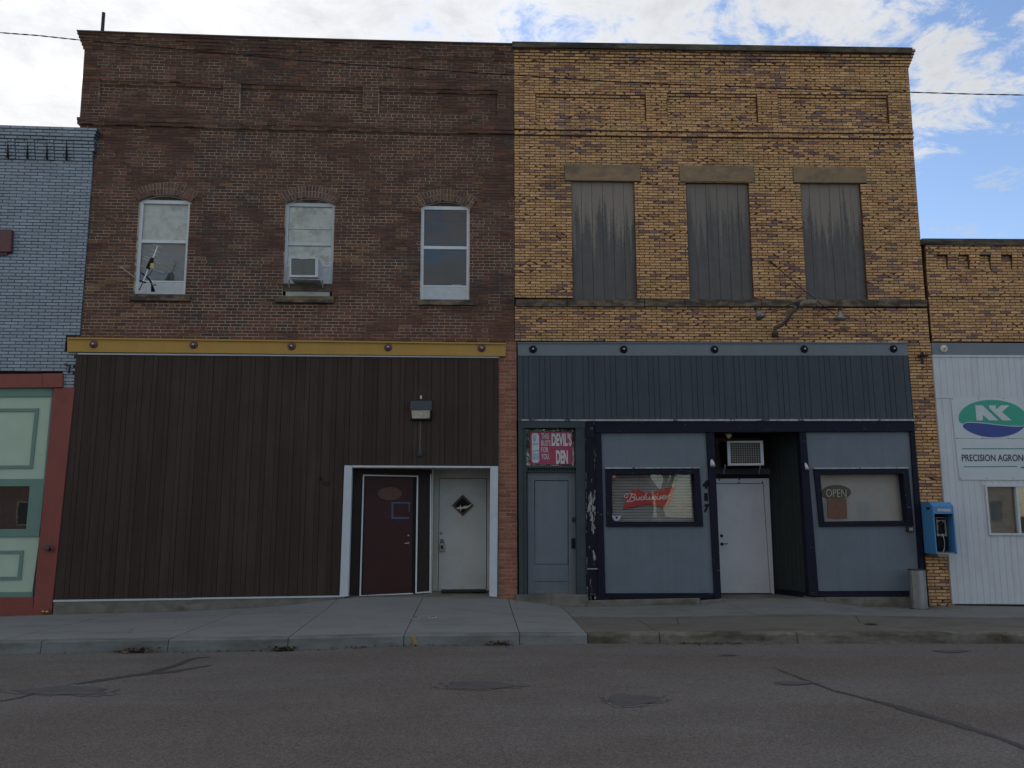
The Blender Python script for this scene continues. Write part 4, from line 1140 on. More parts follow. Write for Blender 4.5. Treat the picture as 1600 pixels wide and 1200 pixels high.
h1 = [(950, 736), (1089, 735.5), (1094.5, 818), (952, 818)]
pn = wall_with_hole([(938.5, 674), (1105, 674), (1118, 929), (944.5, 929)], h1, -0.02, 0.1); pn.build('wall_panel', M['panel_blue'], yel)
h2 = [(1277, 737), (1414, 736), (1421, 817), (1285, 818)]
pn = wall_with_hole([(1258, 673), (1423.5, 672.5), (1441, 925), (1278, 926)], h2, -0.02, 0.1); pn.build('wall_panel', M['panel_blue'], yel)


def store_window(qo, qi, lip):
    mb = MB(); mb.frame(qo, qi, -0.06, 0.12)
    w = mb.build('window', M['navy'], yel, bevel=0.003)
    MB().pq(lip, -0.075, -0.02).build('window_drip', M['drip'], w)
    e = [(qi[0][0] - 4, qi[0][1] - 4), (qi[1][0] + 1, qi[1][1] - 4), (qi[2][0] + 1, qi[2][1] + 4), (qi[3][0] - 4, qi[3][1] + 4)]
    MB().pq(e, 0.085, 0.09).build('glass_pane', M['glass_clear'], w)
    # dim room behind
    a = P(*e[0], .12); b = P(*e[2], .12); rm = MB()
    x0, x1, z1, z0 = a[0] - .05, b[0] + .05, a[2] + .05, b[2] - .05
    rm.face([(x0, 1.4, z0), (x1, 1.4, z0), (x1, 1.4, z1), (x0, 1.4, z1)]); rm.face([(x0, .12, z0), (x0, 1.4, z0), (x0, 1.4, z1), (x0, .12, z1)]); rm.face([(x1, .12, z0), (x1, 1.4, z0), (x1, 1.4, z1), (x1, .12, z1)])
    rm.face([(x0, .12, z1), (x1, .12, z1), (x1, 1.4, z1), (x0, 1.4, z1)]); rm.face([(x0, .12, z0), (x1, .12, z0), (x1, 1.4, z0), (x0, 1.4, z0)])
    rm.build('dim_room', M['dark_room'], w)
    return w


w1o = store_window([(946, 732.5), (1093, 731.5), (1099, 822.5), (948, 823)], [(955, 740.8), (1084.5, 740.5), (1089, 815), (956.3, 815.2)], [(945.5, 730.3), (1093.5, 729.8), (1093.5, 731.6), (945.5, 732.4)])
w2o = store_window([(1272, 733), (1419.5, 732), (1428, 821.5), (1281, 823)], [(1281.5, 740.8), (1411.5, 740), (1418.5, 813.5), (1288.5, 815)], [(1271.5, 730.8), (1419.8, 729.8), (1419.8, 732), (1271.5, 732.8)])


def blinds(q, n, y, tilt, parent, material, thick=0.002, slope=0.0):
    mb = MB()
    for k in range(n):
        v = 1 - (k + 0.5) / n
        a = quadp(q, 0, v, y); b = quadp(q, 1, v, y); h = (quadp(q, 0, 1, y)[2] - quadp(q, 0, 0, y)[2]) / n * 0.5
        d = 0.012; s_ = h * tilt
        mb.hexa([(a[0], y - d, a[2] - s_), (b[0], y - d, b[2] - s_), (b[0], y - d, b[2] - s_ - thick), (a[0], y - d, a[2] - s_ - thick)], [(a[0], y + d, a[2] + s_), (b[0], y + d, b[2] + s_), (b[0], y + d, b[2] + s_ - thick), (a[0], y + d, a[2] + s_ - thick)])
    return mb.build('window_blind', material, parent)


blinds([(956, 741), (1083, 741), (1088, 815), (957, 815)], 31, 0.165, 0.52, w1o, M['blind'])
blinds([(1280, 741), (1407, 741), (1414, 815), (1287, 815)], 46, 0.165, 0.96, w2o, M['blind'])
MB().pq([(917.8, 938.5), (1094, 934.8), (1094, 975), (917.8, 975)], -0.11, 0.2, n=2).pq([(1094.3, 938.5), (1128, 935.5), (1128, 975), (1094.3, 975)], -0.07, 0.2).build('foundation', M['concrete'], yel, bevel=0.008)
MB().pq([(1263, 933), (1290, 933), (1290, 975), (1263, 975)], -0.03, .2).pq([(1290.2, 933), (1442, 932.5), (1444, 975), (1290.2, 975)], -0.05, 0.2, n=2).build('foundation', M['concrete'], yel)
# storefront backing so nothing shows through
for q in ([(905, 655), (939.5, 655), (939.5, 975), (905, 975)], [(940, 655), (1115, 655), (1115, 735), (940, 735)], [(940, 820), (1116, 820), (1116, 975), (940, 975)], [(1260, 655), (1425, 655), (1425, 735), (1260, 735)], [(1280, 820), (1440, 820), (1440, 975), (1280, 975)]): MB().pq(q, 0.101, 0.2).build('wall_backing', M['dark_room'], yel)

# entrance alcove
YA = 0.9
ax0 = P(1110, 800, 0)[0]
ax1f = P(1262, 800, 0.0)[0]; ax1b = P(1205, 800, YA)[0]
azt = P(1180, 674, 0)[2]
mb = MB()
bw0, bw1 = P(1100, 800, YA)[0], P(1206, 800, YA)[0]
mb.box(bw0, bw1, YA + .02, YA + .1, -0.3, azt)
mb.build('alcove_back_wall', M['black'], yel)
ra_ = MB()
def ang(t): return (ax1f + (ax1b - ax1f) * t, 0.1 + (YA - 0.08) * t)
nb = 9
for k in range(nb):
    a = ang(k / nb + .004); b = ang((k + 1) / nb - .004)
    ra_.hexa([(a[0], a[1], azt), (b[0], b[1], azt), (b[0], b[1], -0.3), (a[0], a[1], -0.3)], [(a[0] + .06, a[1] + .02, azt), (b[0] + .06, b[1] + .02, azt), (b[0] + .06, b[1] + .02, -.3), (a[0] + .06, a[1] + .02, -.3)])
a = ang(0); b = ang(1)
ra_.hexa([(a[0] + .01, a[1], azt), (b[0] + .01, b[1], azt), (b[0] + .01, b[1], -0.3), (a[0] + .01, a[1], -0.3)], [(a[0] + .16, a[1] + .02, azt), (b[0] + .16, b[1] + .02, azt), (b[0] + .16, b[1] + .02, -.3), (a[0] + .16, a[1] + .02, -.3)])
ra_.build('alcove_side_wall', M['alcove'], yel)
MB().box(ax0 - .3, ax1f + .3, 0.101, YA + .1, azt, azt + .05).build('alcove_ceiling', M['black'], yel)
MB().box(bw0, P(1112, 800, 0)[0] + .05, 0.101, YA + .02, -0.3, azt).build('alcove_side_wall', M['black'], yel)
fa_, fb_ = P(1190, 935.5, 0)[2], P(1165, 928.5, YA)[2]
mb = MB(); mb.hexa([(ax0, -0.04, fa_), (ax1f + .2, -0.04, fa_), (ax1f + .2, -.04, -.5), (ax0, -.04, -.5)], [(ax0 - .2, YA + .1, fb_), (ax1f + .2, YA + .1, fb_), (ax1f + .2, YA + .1, -.5), (ax0 - .2, YA + .1, -.5)])
mb.build('alcove_floor', M['concrete'], yel)
bb = MB(); a = ang(0); b = ang(1)
bb.hexa([(a[0] - .025, a[1], fa_ + .10), (b[0] - .025, b[1] - .01, fb_ + .10), (b[0] - .025, b[1] - .01, -.3), (a[0] - .025, a[1], -.3)], [(a[0] + .02, a[1], fa_ + .10), (b[0] + .02, b[1], fb_ + .10), (b[0] + .02, b[1], -.3), (a[0] + .02, a[1], -.3)])
bb.build('baseboard', M['navy'], yel)
mb = MB()
mb.pq([(1115, 748), (1201.5, 747.5), (1201.8, 754.8), (1115, 755)], YA - .02, YA + .05)
mb.pq([(1193, 754.8), (1201.8, 754.8), (1210, 928), (1204.5, 928)], YA - .02, YA + .05)
adf = mb.build('door_frame', M['grey_door'], yel, bevel=0.004)
mb = MB(); mb.pq([(1112, 756), (1192, 755.8), (1203.3, 926.6), (1120, 926.6)], YA - .002, YA + .03)
ado = mb.build('door', M['grey_door'], yel, bevel=0.003)
mb = MB(); knob(mb, 1127.5, 837, YA - .002, 0.029); mb.build('deadbolt', M['dark_metal'], ado, smooth=True)
mb = MB(); knob(mb, 1128, 850, YA - .002, 0.03); c = P(1128, 850, YA - .05); c2 = P(1137, 849.5, YA - .05); mb.tube([c, c2], 0.008); mb.build('lever_handle', M['dark_metal'], ado, smooth=True)
mb = MB()
for px, py in ((1124, 749.5), (1155, 749), (1154, 754), (1191, 753)): 
    c = P(px, py, YA - .022); mb.box(c[0] - .008, c[0] + .014, YA - .026, YA - .02, c[2] - .02, c[2] + .012); mb.build('frame_clip', M['black'], adf); mb = MB()
MB().pq([(1120, 927), (1207, 927), (1207, 929), (1120, 929)], YA - .02, YA + .05).build('threshold', M['dark_metal'], yel)
# sleeve board behind the air conditioner
MB().pq([(1117, 684), (1187, 684), (1187, 690), (1117.5, 690)], YA - .03, YA + .02).pq([(1117.5, 690), (1124, 690), (1127, 731), (1119, 731)], YA - .03, YA + .02).build('window_casing', M['brown_dark'], yel)
MB().pq([(1118, 732), (1203, 732), (1204, 741), (1119, 741)], YA - .03, YA + .02).build('head_casing', M['frame_slate'], yel)
settle(yel)

# ================================================================== BLUE PAINTED BUILDING (left)
blu = empty('blue_painted_building', (-11, 0, 0), 'light blue painted brick building with red and green shop front at the left edge', 'building')
bxr = (C(152, 203)[0] + C(124, 522)[0]) / 2
bxl = bxr - 9.0
bz_top = C(100, 200.3)[1] - 0.055
CHB = 0.0605
zb1 = C(98, 583)[1] + .0
rows = []
nb_ = int((bz_top - zb1) / CHB) + 1
xb1 = (C(121, 553)[0] + C(117, 605)[0]) / 2
zcut = C(118, 523.5)[1]; zcut2 = C(118, 549)[1]; zlow = C(116, 606)[1]
for r in range(nb_):
    z1 = bz_top - r * CHB; z0 = z1 - CHB; zm = (z0 + z1) / 2
    xr_e = bxr if zm > zcut else (C(103.5, 537)[0] if zm > zcut2 else xb1)
    if r < 3: xr_e += 0.10 - 0.02 * r
    elif r < 7: xr_e += 0.04
    xl_e = bxl
    if zm < zb1: xl_e = C(98, 595)[0]
    rows.append((z0, z1, [(xl_e, xr_e)]))
for r in range(8):
    z1 = rows[-1][0]; z0 = z1 - CHB
    if z0 < zlow - .03: break
    rows.append((z0, z1, [(C(98.5, 595)[0], xb1)]))


def blue_y(x, z, r):
    k = int((bz_top - z) / CHB)
    y = -0.03
    if k == 0: y = -0.175
    elif k < 3: y = -0.165
    elif k < 4: y = -0.145
    elif k < 10:
        u = ((x - (bxr - 0.455)) / 0.345) % 1.0
        base = -0.03 - 0.015 * (10 - k)
        y = base if u > 0.35 else base - 0.012
        if x > bxr - 0.455: y = base
    return y


def bcuts(z):
    k = int((bz_top - z) / CHB)
    if 4 <= k < 10: return [bxr - 0.455 - j * 0.345 + d for j in range(0, 26) for d in (0.0, 0.121)]
    return []


lay_bricks('brick_wall', blu, rows, 0.2275, blue_col, blue_mortar, M['brick_blue'], blue_y, joint=0.010, jit=0.003, cuts=bcuts, depth=0.14)
# solid dark bars painted as the shade of slots between the corbelled blocks
for j in range(0, 26):
    mb = MB(); x = bxr - 0.455 - j * 0.345; mb.cb(x - 0.006, x + .006, bz_top - 10 * CHB, bz_top - 4 * CHB, -0.118, -0.02); mb.build('corbel_slot', M['groove'], blu)
bX1 = W(bxr, 5)[0] - .02; bZ = W(bxr - 1, bz_top)[2]
body = MB(); body.box(bX1 - 9, bX1, 0.11, 17, P(60, 583)[2], bZ - .12); body.box(bX1 - 9, bX1 - 8.8, 0.11, 17, -.6, bZ - .5)
body.box(P(117, 700)[0] - .15, P(117, 700)[0] - .05, 0.11, 17, -.6, 4)
body.build('masonry_shell', M['brick_dark'], blu)
# maroon block at the left edge
MB().pq([(-12, 358), (18, 358.5), (16.5, 393), (-12, 393)], -0.12, -0.02).pq([(-12, 393), (11, 393), (10.5, 398), (-12, 398)], -0.08, -0.02).build('window_hood', M['maroon'], blu, bevel=0.005)
# red frame
mb = MB()
mb.pq([(-120, 585.5), (66.5, 584), (66.5, 605.5), (-120, 607)], -0.06, 0.15, n=2)
mb.pq([(66.5, 583.5), (98, 583), (97, 605), (66.5, 605.5)], -0.085, 0.15)
mb.pq([(83.5, 605.5), (116.5, 606), (82.5, 938), (79, 962), (50, 962)][:2] + [(79.5, 962), (50.5, 962)], -0.05, 0.15)
mb.pq([(-120, 934), (52, 933), (50.5, 962), (-120, 966)], -0.04, 0.15)
mb.pq([(-120, 955), (77, 951), (76, 962), (-120, 967)], -0.07, -0.04)
rfr = mb.build('shopfront_frame', M['red'], blu, bevel=0.005)
c = P(77, 855.5, -0.05)
mb = MB(); mb.lathe((c[0], -0.05, c[2]), [(0.062, 0), (0.062, 0.02), (0.045, 0.03), (0.045, 0.09), (0.055, 0.095), (0.055, 0.12), (0.03, 0.125)], axis='y', seg=14)
mb.tube([(c[0] + .05, -0.10, c[2]), (c[0] + .075, -0.10, c[2] - .0), (c[0] + .08, -.1, c[2] - .05)], 0.02)
mb.build('standpipe', M['maroon'], blu, smooth=False, bevel=0.003)
mb = MB()
for px in (68.5, 74.5): c = P(px, 956, -0.08); mb.lathe((c[0], -0.071, c[2]), [(0.026, 0), (0.03, 0.03), (0.02, 0.05)], axis='y', seg=10)
mb.build('pipe_stub', M['brass'], blu, smooth=True)
# panels
MB().pq([(-120, 606), (83, 606), (81.5, 619.5), (-120, 621)], 0.0, 0.12).pq([(-120, 749), (70.5, 748), (69.5, 759.5), (-120, 760.5)], -0.0, 0.12).pq([(-120, 828), (62, 826.5), (61, 838.5), (-120, 840)], -0.0, 0.12).pq([(-120, 926), (51.5, 925), (50.5, 933), (-120, 935)], 0.0, 0.12).pq([(46.5, 759.5), (69, 759.3), (62.5, 827), (40.5, 827.5)], 0.0, 0.12).pq([(79.7, 619.5), (82.2, 619.5), (70.8, 748.3), (68, 748.3)], 0.0, .12).build('green_trim', M['green'], blu, bevel=0.003)
MB().pq([(-120, 619), (82, 619), (70, 749), (-120, 750)], 0.03, 0.12).pq([(-120, 838), (62, 838), (50, 926), (-120, 927)], 0.03, 0.12).build('shopfront_panel', M['pale_green'], blu)
for qo_, qi_ in (([(-62, 638.5), (60.5, 638), (50.5, 732), (-72, 733)], [(-57, 643.5), (54, 643), (45.8, 727), (-66, 728)]), ([(-82, 861), (36.5, 860), (32.5, 906), (-90, 907)], [(-77, 865.5), (30.8, 865), (27, 901), (-86, 902)])):
    MB().frame(qo_, qi_, 0.01, 0.031).build('panel_moulding', M['green'], blu)
MB().pq([(-120, 757), (50, 757), (44, 830), (-120, 830)], 0.06, 0.065).build('glass_pane', M['glass'], blu)
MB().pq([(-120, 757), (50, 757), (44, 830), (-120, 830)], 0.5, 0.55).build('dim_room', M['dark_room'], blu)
MB().box(bX1 - 9, P(-119, 800)[0], -0.02, .3, -.6, P(60, 583)[2]).build('lower_wall', M['pale_green'], blu)
# small iron hook on the corner
mb = MB(); mb.tube([P(101.5, 569, -.05), P(106, 571, -.09), P(110, 571, -.09), P(108.5, 577, -.08), P(107.5, 583, -.05)], 0.016); mb.build('iron_hook', M['dark_metal'], blu)
settle(blu)

# ================================================================== WHITE SIDED BUILDING (right)
whi = empty('single_storey_building', (11, 0, 0), 'single storey yellow brick building with white ribbed siding at the right edge', 'building')
wx0 = C(1450, 460)[0] + 0.0; wx1 = wx0 + 8.0
wzt = C(1560, 382)[1]; wzb = C(1540, 534)[1]
nW = int(round((wzt - wzb) / 0.0555)); chW = (wzt - wzb) / nW
rows = []
for r in range(nW):
    z0 = wzb + r * chW; rows.append((z0, z0 + chW, [(wx0, wx1)]))
px2m = C(1510, 412)[0] - C(1477, 412)[0]
d0w = C(1463, 412)[0]; DP = C(1496.5, 412)[0] - d0w; DW = DP * 0.5
kd1 = nW - 4; kbelt = round((C(1540, 459)[1] - wzb) / chW)


def whi_y(x, z, r):
    k = r
    u = ((x - d0w) / DP) % 1.0
    y = 0.0
    if k >= kd1: y = -0.04
    elif k >= kd1 - 5 and k > kbelt + 3:
        d = (kd1 - k)
        if u < 0.5: y = 0.03 if d <= 1 else 0.015
        else: y = -0.04 + 0.008 * (d - 1)
    elif k in (kbelt, kbelt - 1): y = -0.025
    elif k > kbelt: y = -0.008
    if k in (1, 2): y = -0.015
    return y


def wcuts(z):
    k = int((z - wzb) / chW)
    if kd1 - 5 <= k < kd1: return [d0w + j * DP + e for j in range(0, 18) for e in (0, DW)]
    return []


lay_bricks('brick_wall', whi, rows, 0.2, yellow_col, yellow_mortar, M['brick'], whi_y, chip=0.65, joint=0.0115, jit=0.007, bevel=0.0025, cuts=wcuts)
MB().pq([(1441, 372.3), (1800, 374), (1803, 384), (1441, 382)], -0.08, 0.4, n=3).build('coping', M['coping'], whi, bevel=0.006)
wX0 = YX1 + .002; wX1 = W(wx1, 3)[0]
zw = P(1560, 384)[2] - .03
body = MB(); body.box(wX0, wX1, 0.10, 16, P(1500, 556)[2], zw - .02); body.box(wX1 - .2, wX1, 0.1, 16, -.6, 3); body.build('masonry_shell', M['brick_dark'], whi)
mb = MB(); mb.pq([(1455.5, 535.5), (1800, 537), (1803, 556), (1457, 554.5)], -0.015, 0.1, n=3); wbeam = mb.build('storefront_beam', M['fascia_blue'], whi)
rosette(1474.5, 545, -0.016, 0.072, M['carving'], M['brass'], wbeam)
MB().pq([(1456.5, 554.5), (1800, 556), (1800, 559.5), (1457, 557.5)], -0.06, 0.1, n=2).build('siding_trim', M['siding_white'], whi)
ribbed('upper_siding', [(1457.2, 557.6), (1800, 559.6), (1806, 622), (1462.2, 620)], -0.045, [0.12, 0.12, 0.125], M['siding_white'], whi, depth=0.006, gap=0.004)
MB().pq([(1462, 619.5), (1806, 621.5), (1806, 624), (1462, 621.7)], -0.055, 0.1, n=2).build('siding_joint_trim', M['siding_white'], whi)
hole = [(1541, 758.5), (1652, 759), (1658, 834), (1547, 835)]
qs = [(1462.3, 622), (1806, 624), (1830, 948), (1488.5, 943.5)]
# siding around the window: four areas
def qa(x0, y0, x1, y1):     # area of qs between pixel rows, left border follows the pier
    def L_(y): return 1462.3 + (y - 622) * (26.2 / 321.5)
    def X(x, y): return x + (y - 622) * 0.085
    return None
ribbed('wall_siding', [(1462.3, 622), (1530, 622.4), (1556.5, 943.8), (1488.5, 943.5)], -0.045, [0.12], M['siding_white'], whi, depth=0.006, gap=0.004)
ribbed('wall_siding', [(1530, 622.4), (1640, 623), (1651.8, 758), (1541.2, 757.5)], -0.045, [0.12], M['siding_white'], whi, depth=0.006, gap=0.004)
ribbed('wall_siding', [(1547.6, 835.5), (1658.5, 836), (1668, 945), (1556.5, 943.8)], -0.045, [0.12], M['siding_white'], whi, depth=0.006, gap=0.004)
ribbed('wall_siding', [(1640, 623), (1806, 624), (1830, 948), (1668, 945)], -0.045, [0.12], M['siding_white'], whi, depth=0.006, gap=0.004)
mb = MB(); mb.frame([(1539, 757), (1654, 757.5), (1661, 837), (1546, 836.5)], [(1542.5, 760.5), (1650.5, 761), (1657, 833.5), (1549, 833)], -0.075, 0.06)
mb.pq([(1587, 760.7), (1590.5, 760.7), (1596.5, 833.2), (1593, 833.2)], -0.06, 0.04)
wwin = mb.build('window', M['siding_white'], whi, bevel=0.003)
MB().pq([(1541, 759), (1652, 759), (1659, 835), (1548, 835)], 0.0, 0.005).build('glass_pane', M['glass'], wwin)
MB().pq([(1530, 750), (1665, 750), (1672, 845), (1540, 845)], 0.3, 0.35).build('dim_room', M['dark_room'], wwin)
MB().pq([(1541.5, 759.5), (1586, 759.5), (1592, 834), (1548, 834)], 0.06, 0.065).build('window_screen', M['paper_grey'], wwin)
MB().box(P(1800, 620)[0] - .02, wX1, -0.03, .3, -.6, P(1500, 556)[2]).build('lower_wall', M['siding_white'], whi)
MB().pq([(1486, 944.5), (1830, 949), (1832, 985), (1486, 985)], 0.0, 0.1, n=2).build('foundation', M['dirt'], whi)
settle(whi)

# ================================================================== GROUND
kb_pl = [(-60, 965), (81, 960), (269, 956), (428, 948), (500, 939), (545, 933.5), (640, 932.8), (783, 934.5), (808, 937), (840, 942), (880, 947.5), (918, 947.5), (1094, 944), (1135, 936), (1250, 935.5), (1290, 940), (1349, 947.5), (1424, 950), (1488, 945.5), (1560, 947), (1700, 949)]
kf_pl = [(-60, 1004), (0, 1003.2), (130, 1001), (450, 996.8), (631, 992.5), (812, 990.6), (918, 990.8), (1030, 988.7), (1240, 988.6), (1600, 988.6), (1700, 988.6)]
kr_pl = [(-60, 1024), (0, 1022), (263, 1018.5), (450, 1016.5), (631, 1009), (812, 1007.3), (918, 1005.3), (1100, 1005.5), (1600, 1005.5), (1700, 1005.5)]
YK = -3.85
bX = [P(*p, 0)[0] for p in kb_pl]; bZs = [P(*p, 0)[2] for p in kb_pl]
fX = [P(*p, YK)[0] for p in kf_pl]; fZs = [P(*p, YK)[2] for p in kf_pl]
rX = [P(*p, YK)[0] for p in kr_pl]; rZs = [P(*p, YK)[2] for p in kr_pl]


def zwalk(x, y):
    t = min(max(-y / -YK, 0), 1)
    zb_ = float(np.interp(x, bX, bZs)); zf_ = float(np.interp(x, fX, fZs))
    # lips at the steps die out within a metre of the wall
    zs = float(np.mean([np.interp(x + d, bX, bZs) for d in (-1.2, -.6, 0, .6, 1.2)]))
    m_ = zb_ + (zs - zb_) * min(t / 0.3, 1)
    return m_ + (zf_ - m_) * t


def zroad(x, y):
    zk = float(np.interp(x, rX, rZs)); t = min(max((YK - y) / 6.0, 0), 1)
    return zk * (1 - t) + (-0.235) * t


XW0, XW1 = -30, 30
xj = [P(px, py, YK)[0] for px, py in ((918, 990),)][0]
jn = []     # joints of the new slabs
for a in (263, 450, 631, 812): jn.append(P(a, 995, YK)[0])
jn = [jn[0] - 4.4, jn[0] - 2.2] + jn
new_edges = [XW0] + jn + [xj]


def slab(mb, x0, x1, y0, y1, nx, ny, th=0.12, gap=0.006, slant=0.0):
    "y0 front (street), y1 back"
    for i in range(nx):
        for j in range(ny):
            X0 = x0 + gap + (x1 - x0 - 2 * gap) * i / nx; X1 = x0 + gap + (x1 - x0 - 2 * gap) * (i + 1) / nx
            Y0 = y0 + (y1 - y0) * j / ny; Y1 = y0 + (y1 - y0) * (j + 1) / ny
            p = [(X0, Y0, zwalk(X0, Y0)), (X1, Y0, zwalk(X1, Y0)), (X1, Y1, zwalk(X1, Y1)), (X0, Y1, zwalk(X0, Y1))]
            mb.face(p)
    for (Xa, sgn) in ((x0 + gap, 1), (x1 - gap, -1)):
        for j in range(ny):
            Y0 = y0 + (y1 - y0) * j / ny; Y1 = y0 + (y1 - y0) * (j + 1) / ny
            mb.face([(Xa, Y0, zwalk(Xa, Y0)), (Xa, Y1, zwalk(Xa, Y1)), (Xa, Y1, zwalk(Xa, Y1) - th), (Xa, Y0, zwalk(Xa, Y0) - th)])
    for Yb in (y0, y1):
        for i in range(nx):
            X0 = x0 + gap + (x1 - x0 - 2 * gap) * i / nx; X1 = x0 + gap + (x1 - x0 - 2 * gap) * (i + 1) / nx
            mb.face([(X0, Yb, zwalk(X0, Yb)), (X1, Yb, zwalk(X1, Yb)), (X1, Yb, zwalk(X1, Yb) - th), (X0, Yb, zwalk(X0, Yb) - th)])


YKI = YK + 0.17
mb = MB()
for a, b in zip(new_edges[:-1], new_edges[1:]): slab(mb, a, b, YKI, 0.06, max(2, int((b - a) / 0.25)), 12)
tag(mb.build('sidewalk', M['walk_new'], None, normals=False), 'smooth pale concrete sidewalk slabs', 'sidewalk', kind='structure')
mb = MB(); e = xj
while e < XW1: slab(mb, e, e + 1.9, -1.95, 0.06, 8, 6); e += 1.9 if e > xj + .1 else 1.0
tag(mb.build('sidewalk', M['walk_strip'], None, normals=False), 'grey concrete sidewalk strip along the blue storefront', 'sidewalk', kind='structure')
mb = MB(); e = xj
for b in (P(1031, 985, YK)[0], P(1246, 985, YK)[0] + 6, XW1): slab(mb, e, b, YKI, -1.965, max(2, int((b - e) / .3)), 6); e = b
tag(mb.build('sidewalk', M['walk_old'], None, normals=False), 'older brownish concrete sidewalk behind the worn kerb', 'sidewalk', kind='structure')


def kerb(x0, x1, mat_, name, edges, rough=0.0):
    mb = MB(); rnd = random.Random(5)
    for a, b in zip(edges[:-1], edges[1:]):
        a += .005; b -= .005; n = max(2, int((b - a) / 0.12)); prof = []
        for i in range(n + 1):
            x = a + (b - a) * i / n; zt = float(np.interp(x, fX, fZs)); zr_ = float(np.interp(x, rX, rZs))
            j1, j2 = rnd.uniform(0, rough), rnd.uniform(0, rough)
            ch = 0.018 + j1
            prof.append([(x, YKI - .004, zt + .002), (x, YK + ch * 1.1, zt), (x, YK + .005 + j2 * .4, zt - ch * .9), (x, YK - .012 + j2 * .4, zr_ - .03)])
        for i in range(n):
            for k in range(3): mb.face([prof[i][k], prof[i + 1][k], prof[i + 1][k + 1], prof[i][k + 1]])
        for pr in (prof[0], prof[-1]): mb.face([pr[0], pr[1], pr[2], pr[3], (pr[0][0], pr[0][1], pr[3][2])])
    o = mb.build('kerb', mat_, None, normals=False)
    for p in o.data.polygons: p.use_smooth = False
    return tag(o, name, 'kerb', kind='structure')


kj = [P(p, 1000, YK)[0] for p in (65, 263, 450, 631, 812, 918)]
kerb(0, 0, M['kerb_new'], 'smooth grey concrete kerb', [XW0, kj[0] - 3] + kj, 0.0)
kj2 = [P(p, 1000, YK)[0] for p in (918, 1031, 1246, 1567)]
kerb(0, 0, M['kerb_old'], 'worn chipped old concrete kerb', kj2 + [kj2[-1] + 3, XW1], 0.03)
# earth under the joints
mb = MB(); mb.box(XW0, XW1, YKI, 0.1, -1.2, -0.42); tag(mb.build('ground', M['dirt'], None), 'earth under the sidewalk', 'ground', kind='structure')
# road
mb = MB(); xs_ = list(np.linspace(-60, -16, 8)) + list(np.linspace(-14, 14, 57)) + list(np.linspace(16, 60, 8)); ys_ = [YK - .008, -4.2, -4.6, -5.2, -6, -7, -8.5, -9.9, -12, -16, -25, -60]
for i in range(len(xs_) - 1):
    for j in range(len(ys_) - 1):
        mb.face([(xs_[i], ys_[j + 1], zroad(xs_[i], ys_[j + 1])), (xs_[i + 1], ys_[j + 1], zroad(xs_[i + 1], ys_[j + 1])), (xs_[i + 1], ys_[j], zroad(xs_[i + 1], ys_[j])), (xs_[i], ys_[j], zroad(xs_[i], ys_[j]))])
tag(mb.build('road', M['asphalt'], None, smooth=True, normals=False), 'purplish grey asphalt road', 'road', kind='structure')
mb = MB(); mb.box(-300, 300, 18.5, 600, -0.7, -0.6); mb.box(-300, -60, -60, 18.5, -.7, -.6); mb.box(60, 300, -60, 18.5, -.7, -.6); mb.box(-300, 300, -400, -60, -.7, -.3)
mb.box(-60, 60, 0.11, 18.5, -.75, -.61)
tag(mb.build('ground', mat('grass_ground', (0.07, 0.085, 0.035), 0.95, var=0.3, scale=0.5), None), 'flat ground beyond the buildings', 'ground', kind='structure')


def road_pt(px, py, lift=0.004):
    z = -0.23
    for _ in range(4): p = G(px, py, z); z = zroad(p[0], p[1]) + lift
    p = G(px, py, z); return (p[0], p[1], z)


def ribbon(pts, w, material, name, label, jag=0.5, seed=1):
    "tar line through photo pixels, w = half widths in metres"
    rnd = random.Random(seed); P3 = []
    for (a, wa), (b, wb_) in zip(list(zip(pts, w))[:-1], list(zip(pts, w))[1:]):
        n = max(2, int(math.hypot(b[0] - a[0], b[1] - a[1]) / 2.5))
        for i in range(n): t = i / n; q_ = lerp2(a, b, t); P3.append((road_pt(q_[0], q_[1] + rnd.uniform(-.35, .35)), wa + (wb_ - wa) * t))
    P3.append((road_pt(*pts[-1]), w[-1]))
    mb = MB(); pr = []
    for i, (p, ww) in enumerate(P3):
        q = Vector(P3[min(i + 1, len(P3) - 1)][0]) - Vector(P3[max(i - 1, 0)][0]); nrm = Vector((-q.y, q.x, 0)).normalized()
        a = Vector(p) + nrm * ww * (1 + rnd.uniform(-jag, jag)); b = Vector(p) - nrm * ww * (1 + rnd.uniform(-jag, jag)); pr.append((a, b))
    for (a, b), (c, d) in zip(pr[:-1], pr[1:]): mb.face([a, b, d, c])
    return tag(mb.build(name, material, None), label, 'road mark', kind='structure')


ribbon([(1213, 1045), (1240, 1055), (1300, 1078), (1360, 1093), (1395, 1102), (1450, 1118), (1500, 1133), (1560, 1152), (1640, 1184)], [.01, .02, .022, .032, .05, .058, .05, .03, .035], M['tar'], 'tar_seam', 'long dark tar seam running across the road')
ribbon([(-30, 1101), (30, 1090), (100, 1072), (160, 1062), (230, 1052), (270, 1041), (300, 1029), (327, 1026)], [.02, .02, .03, .05, .06, .045, .03, .015], M['tar'], 'tar_seam', 'dark tar seam rising towards the kerb', seed=4)
ribbon([(225, 1054), (270, 1049), (330, 1039)], [.03, .055, .02], M['tar'], 'tar_seam', 'short dark tar branch', seed=6)


M['patch_edge'] = mat('worn_patch_edge', (0.118, 0.108, 0.106), 0.9, var=0.25, scale=14, bump=0.4, bscale=120)


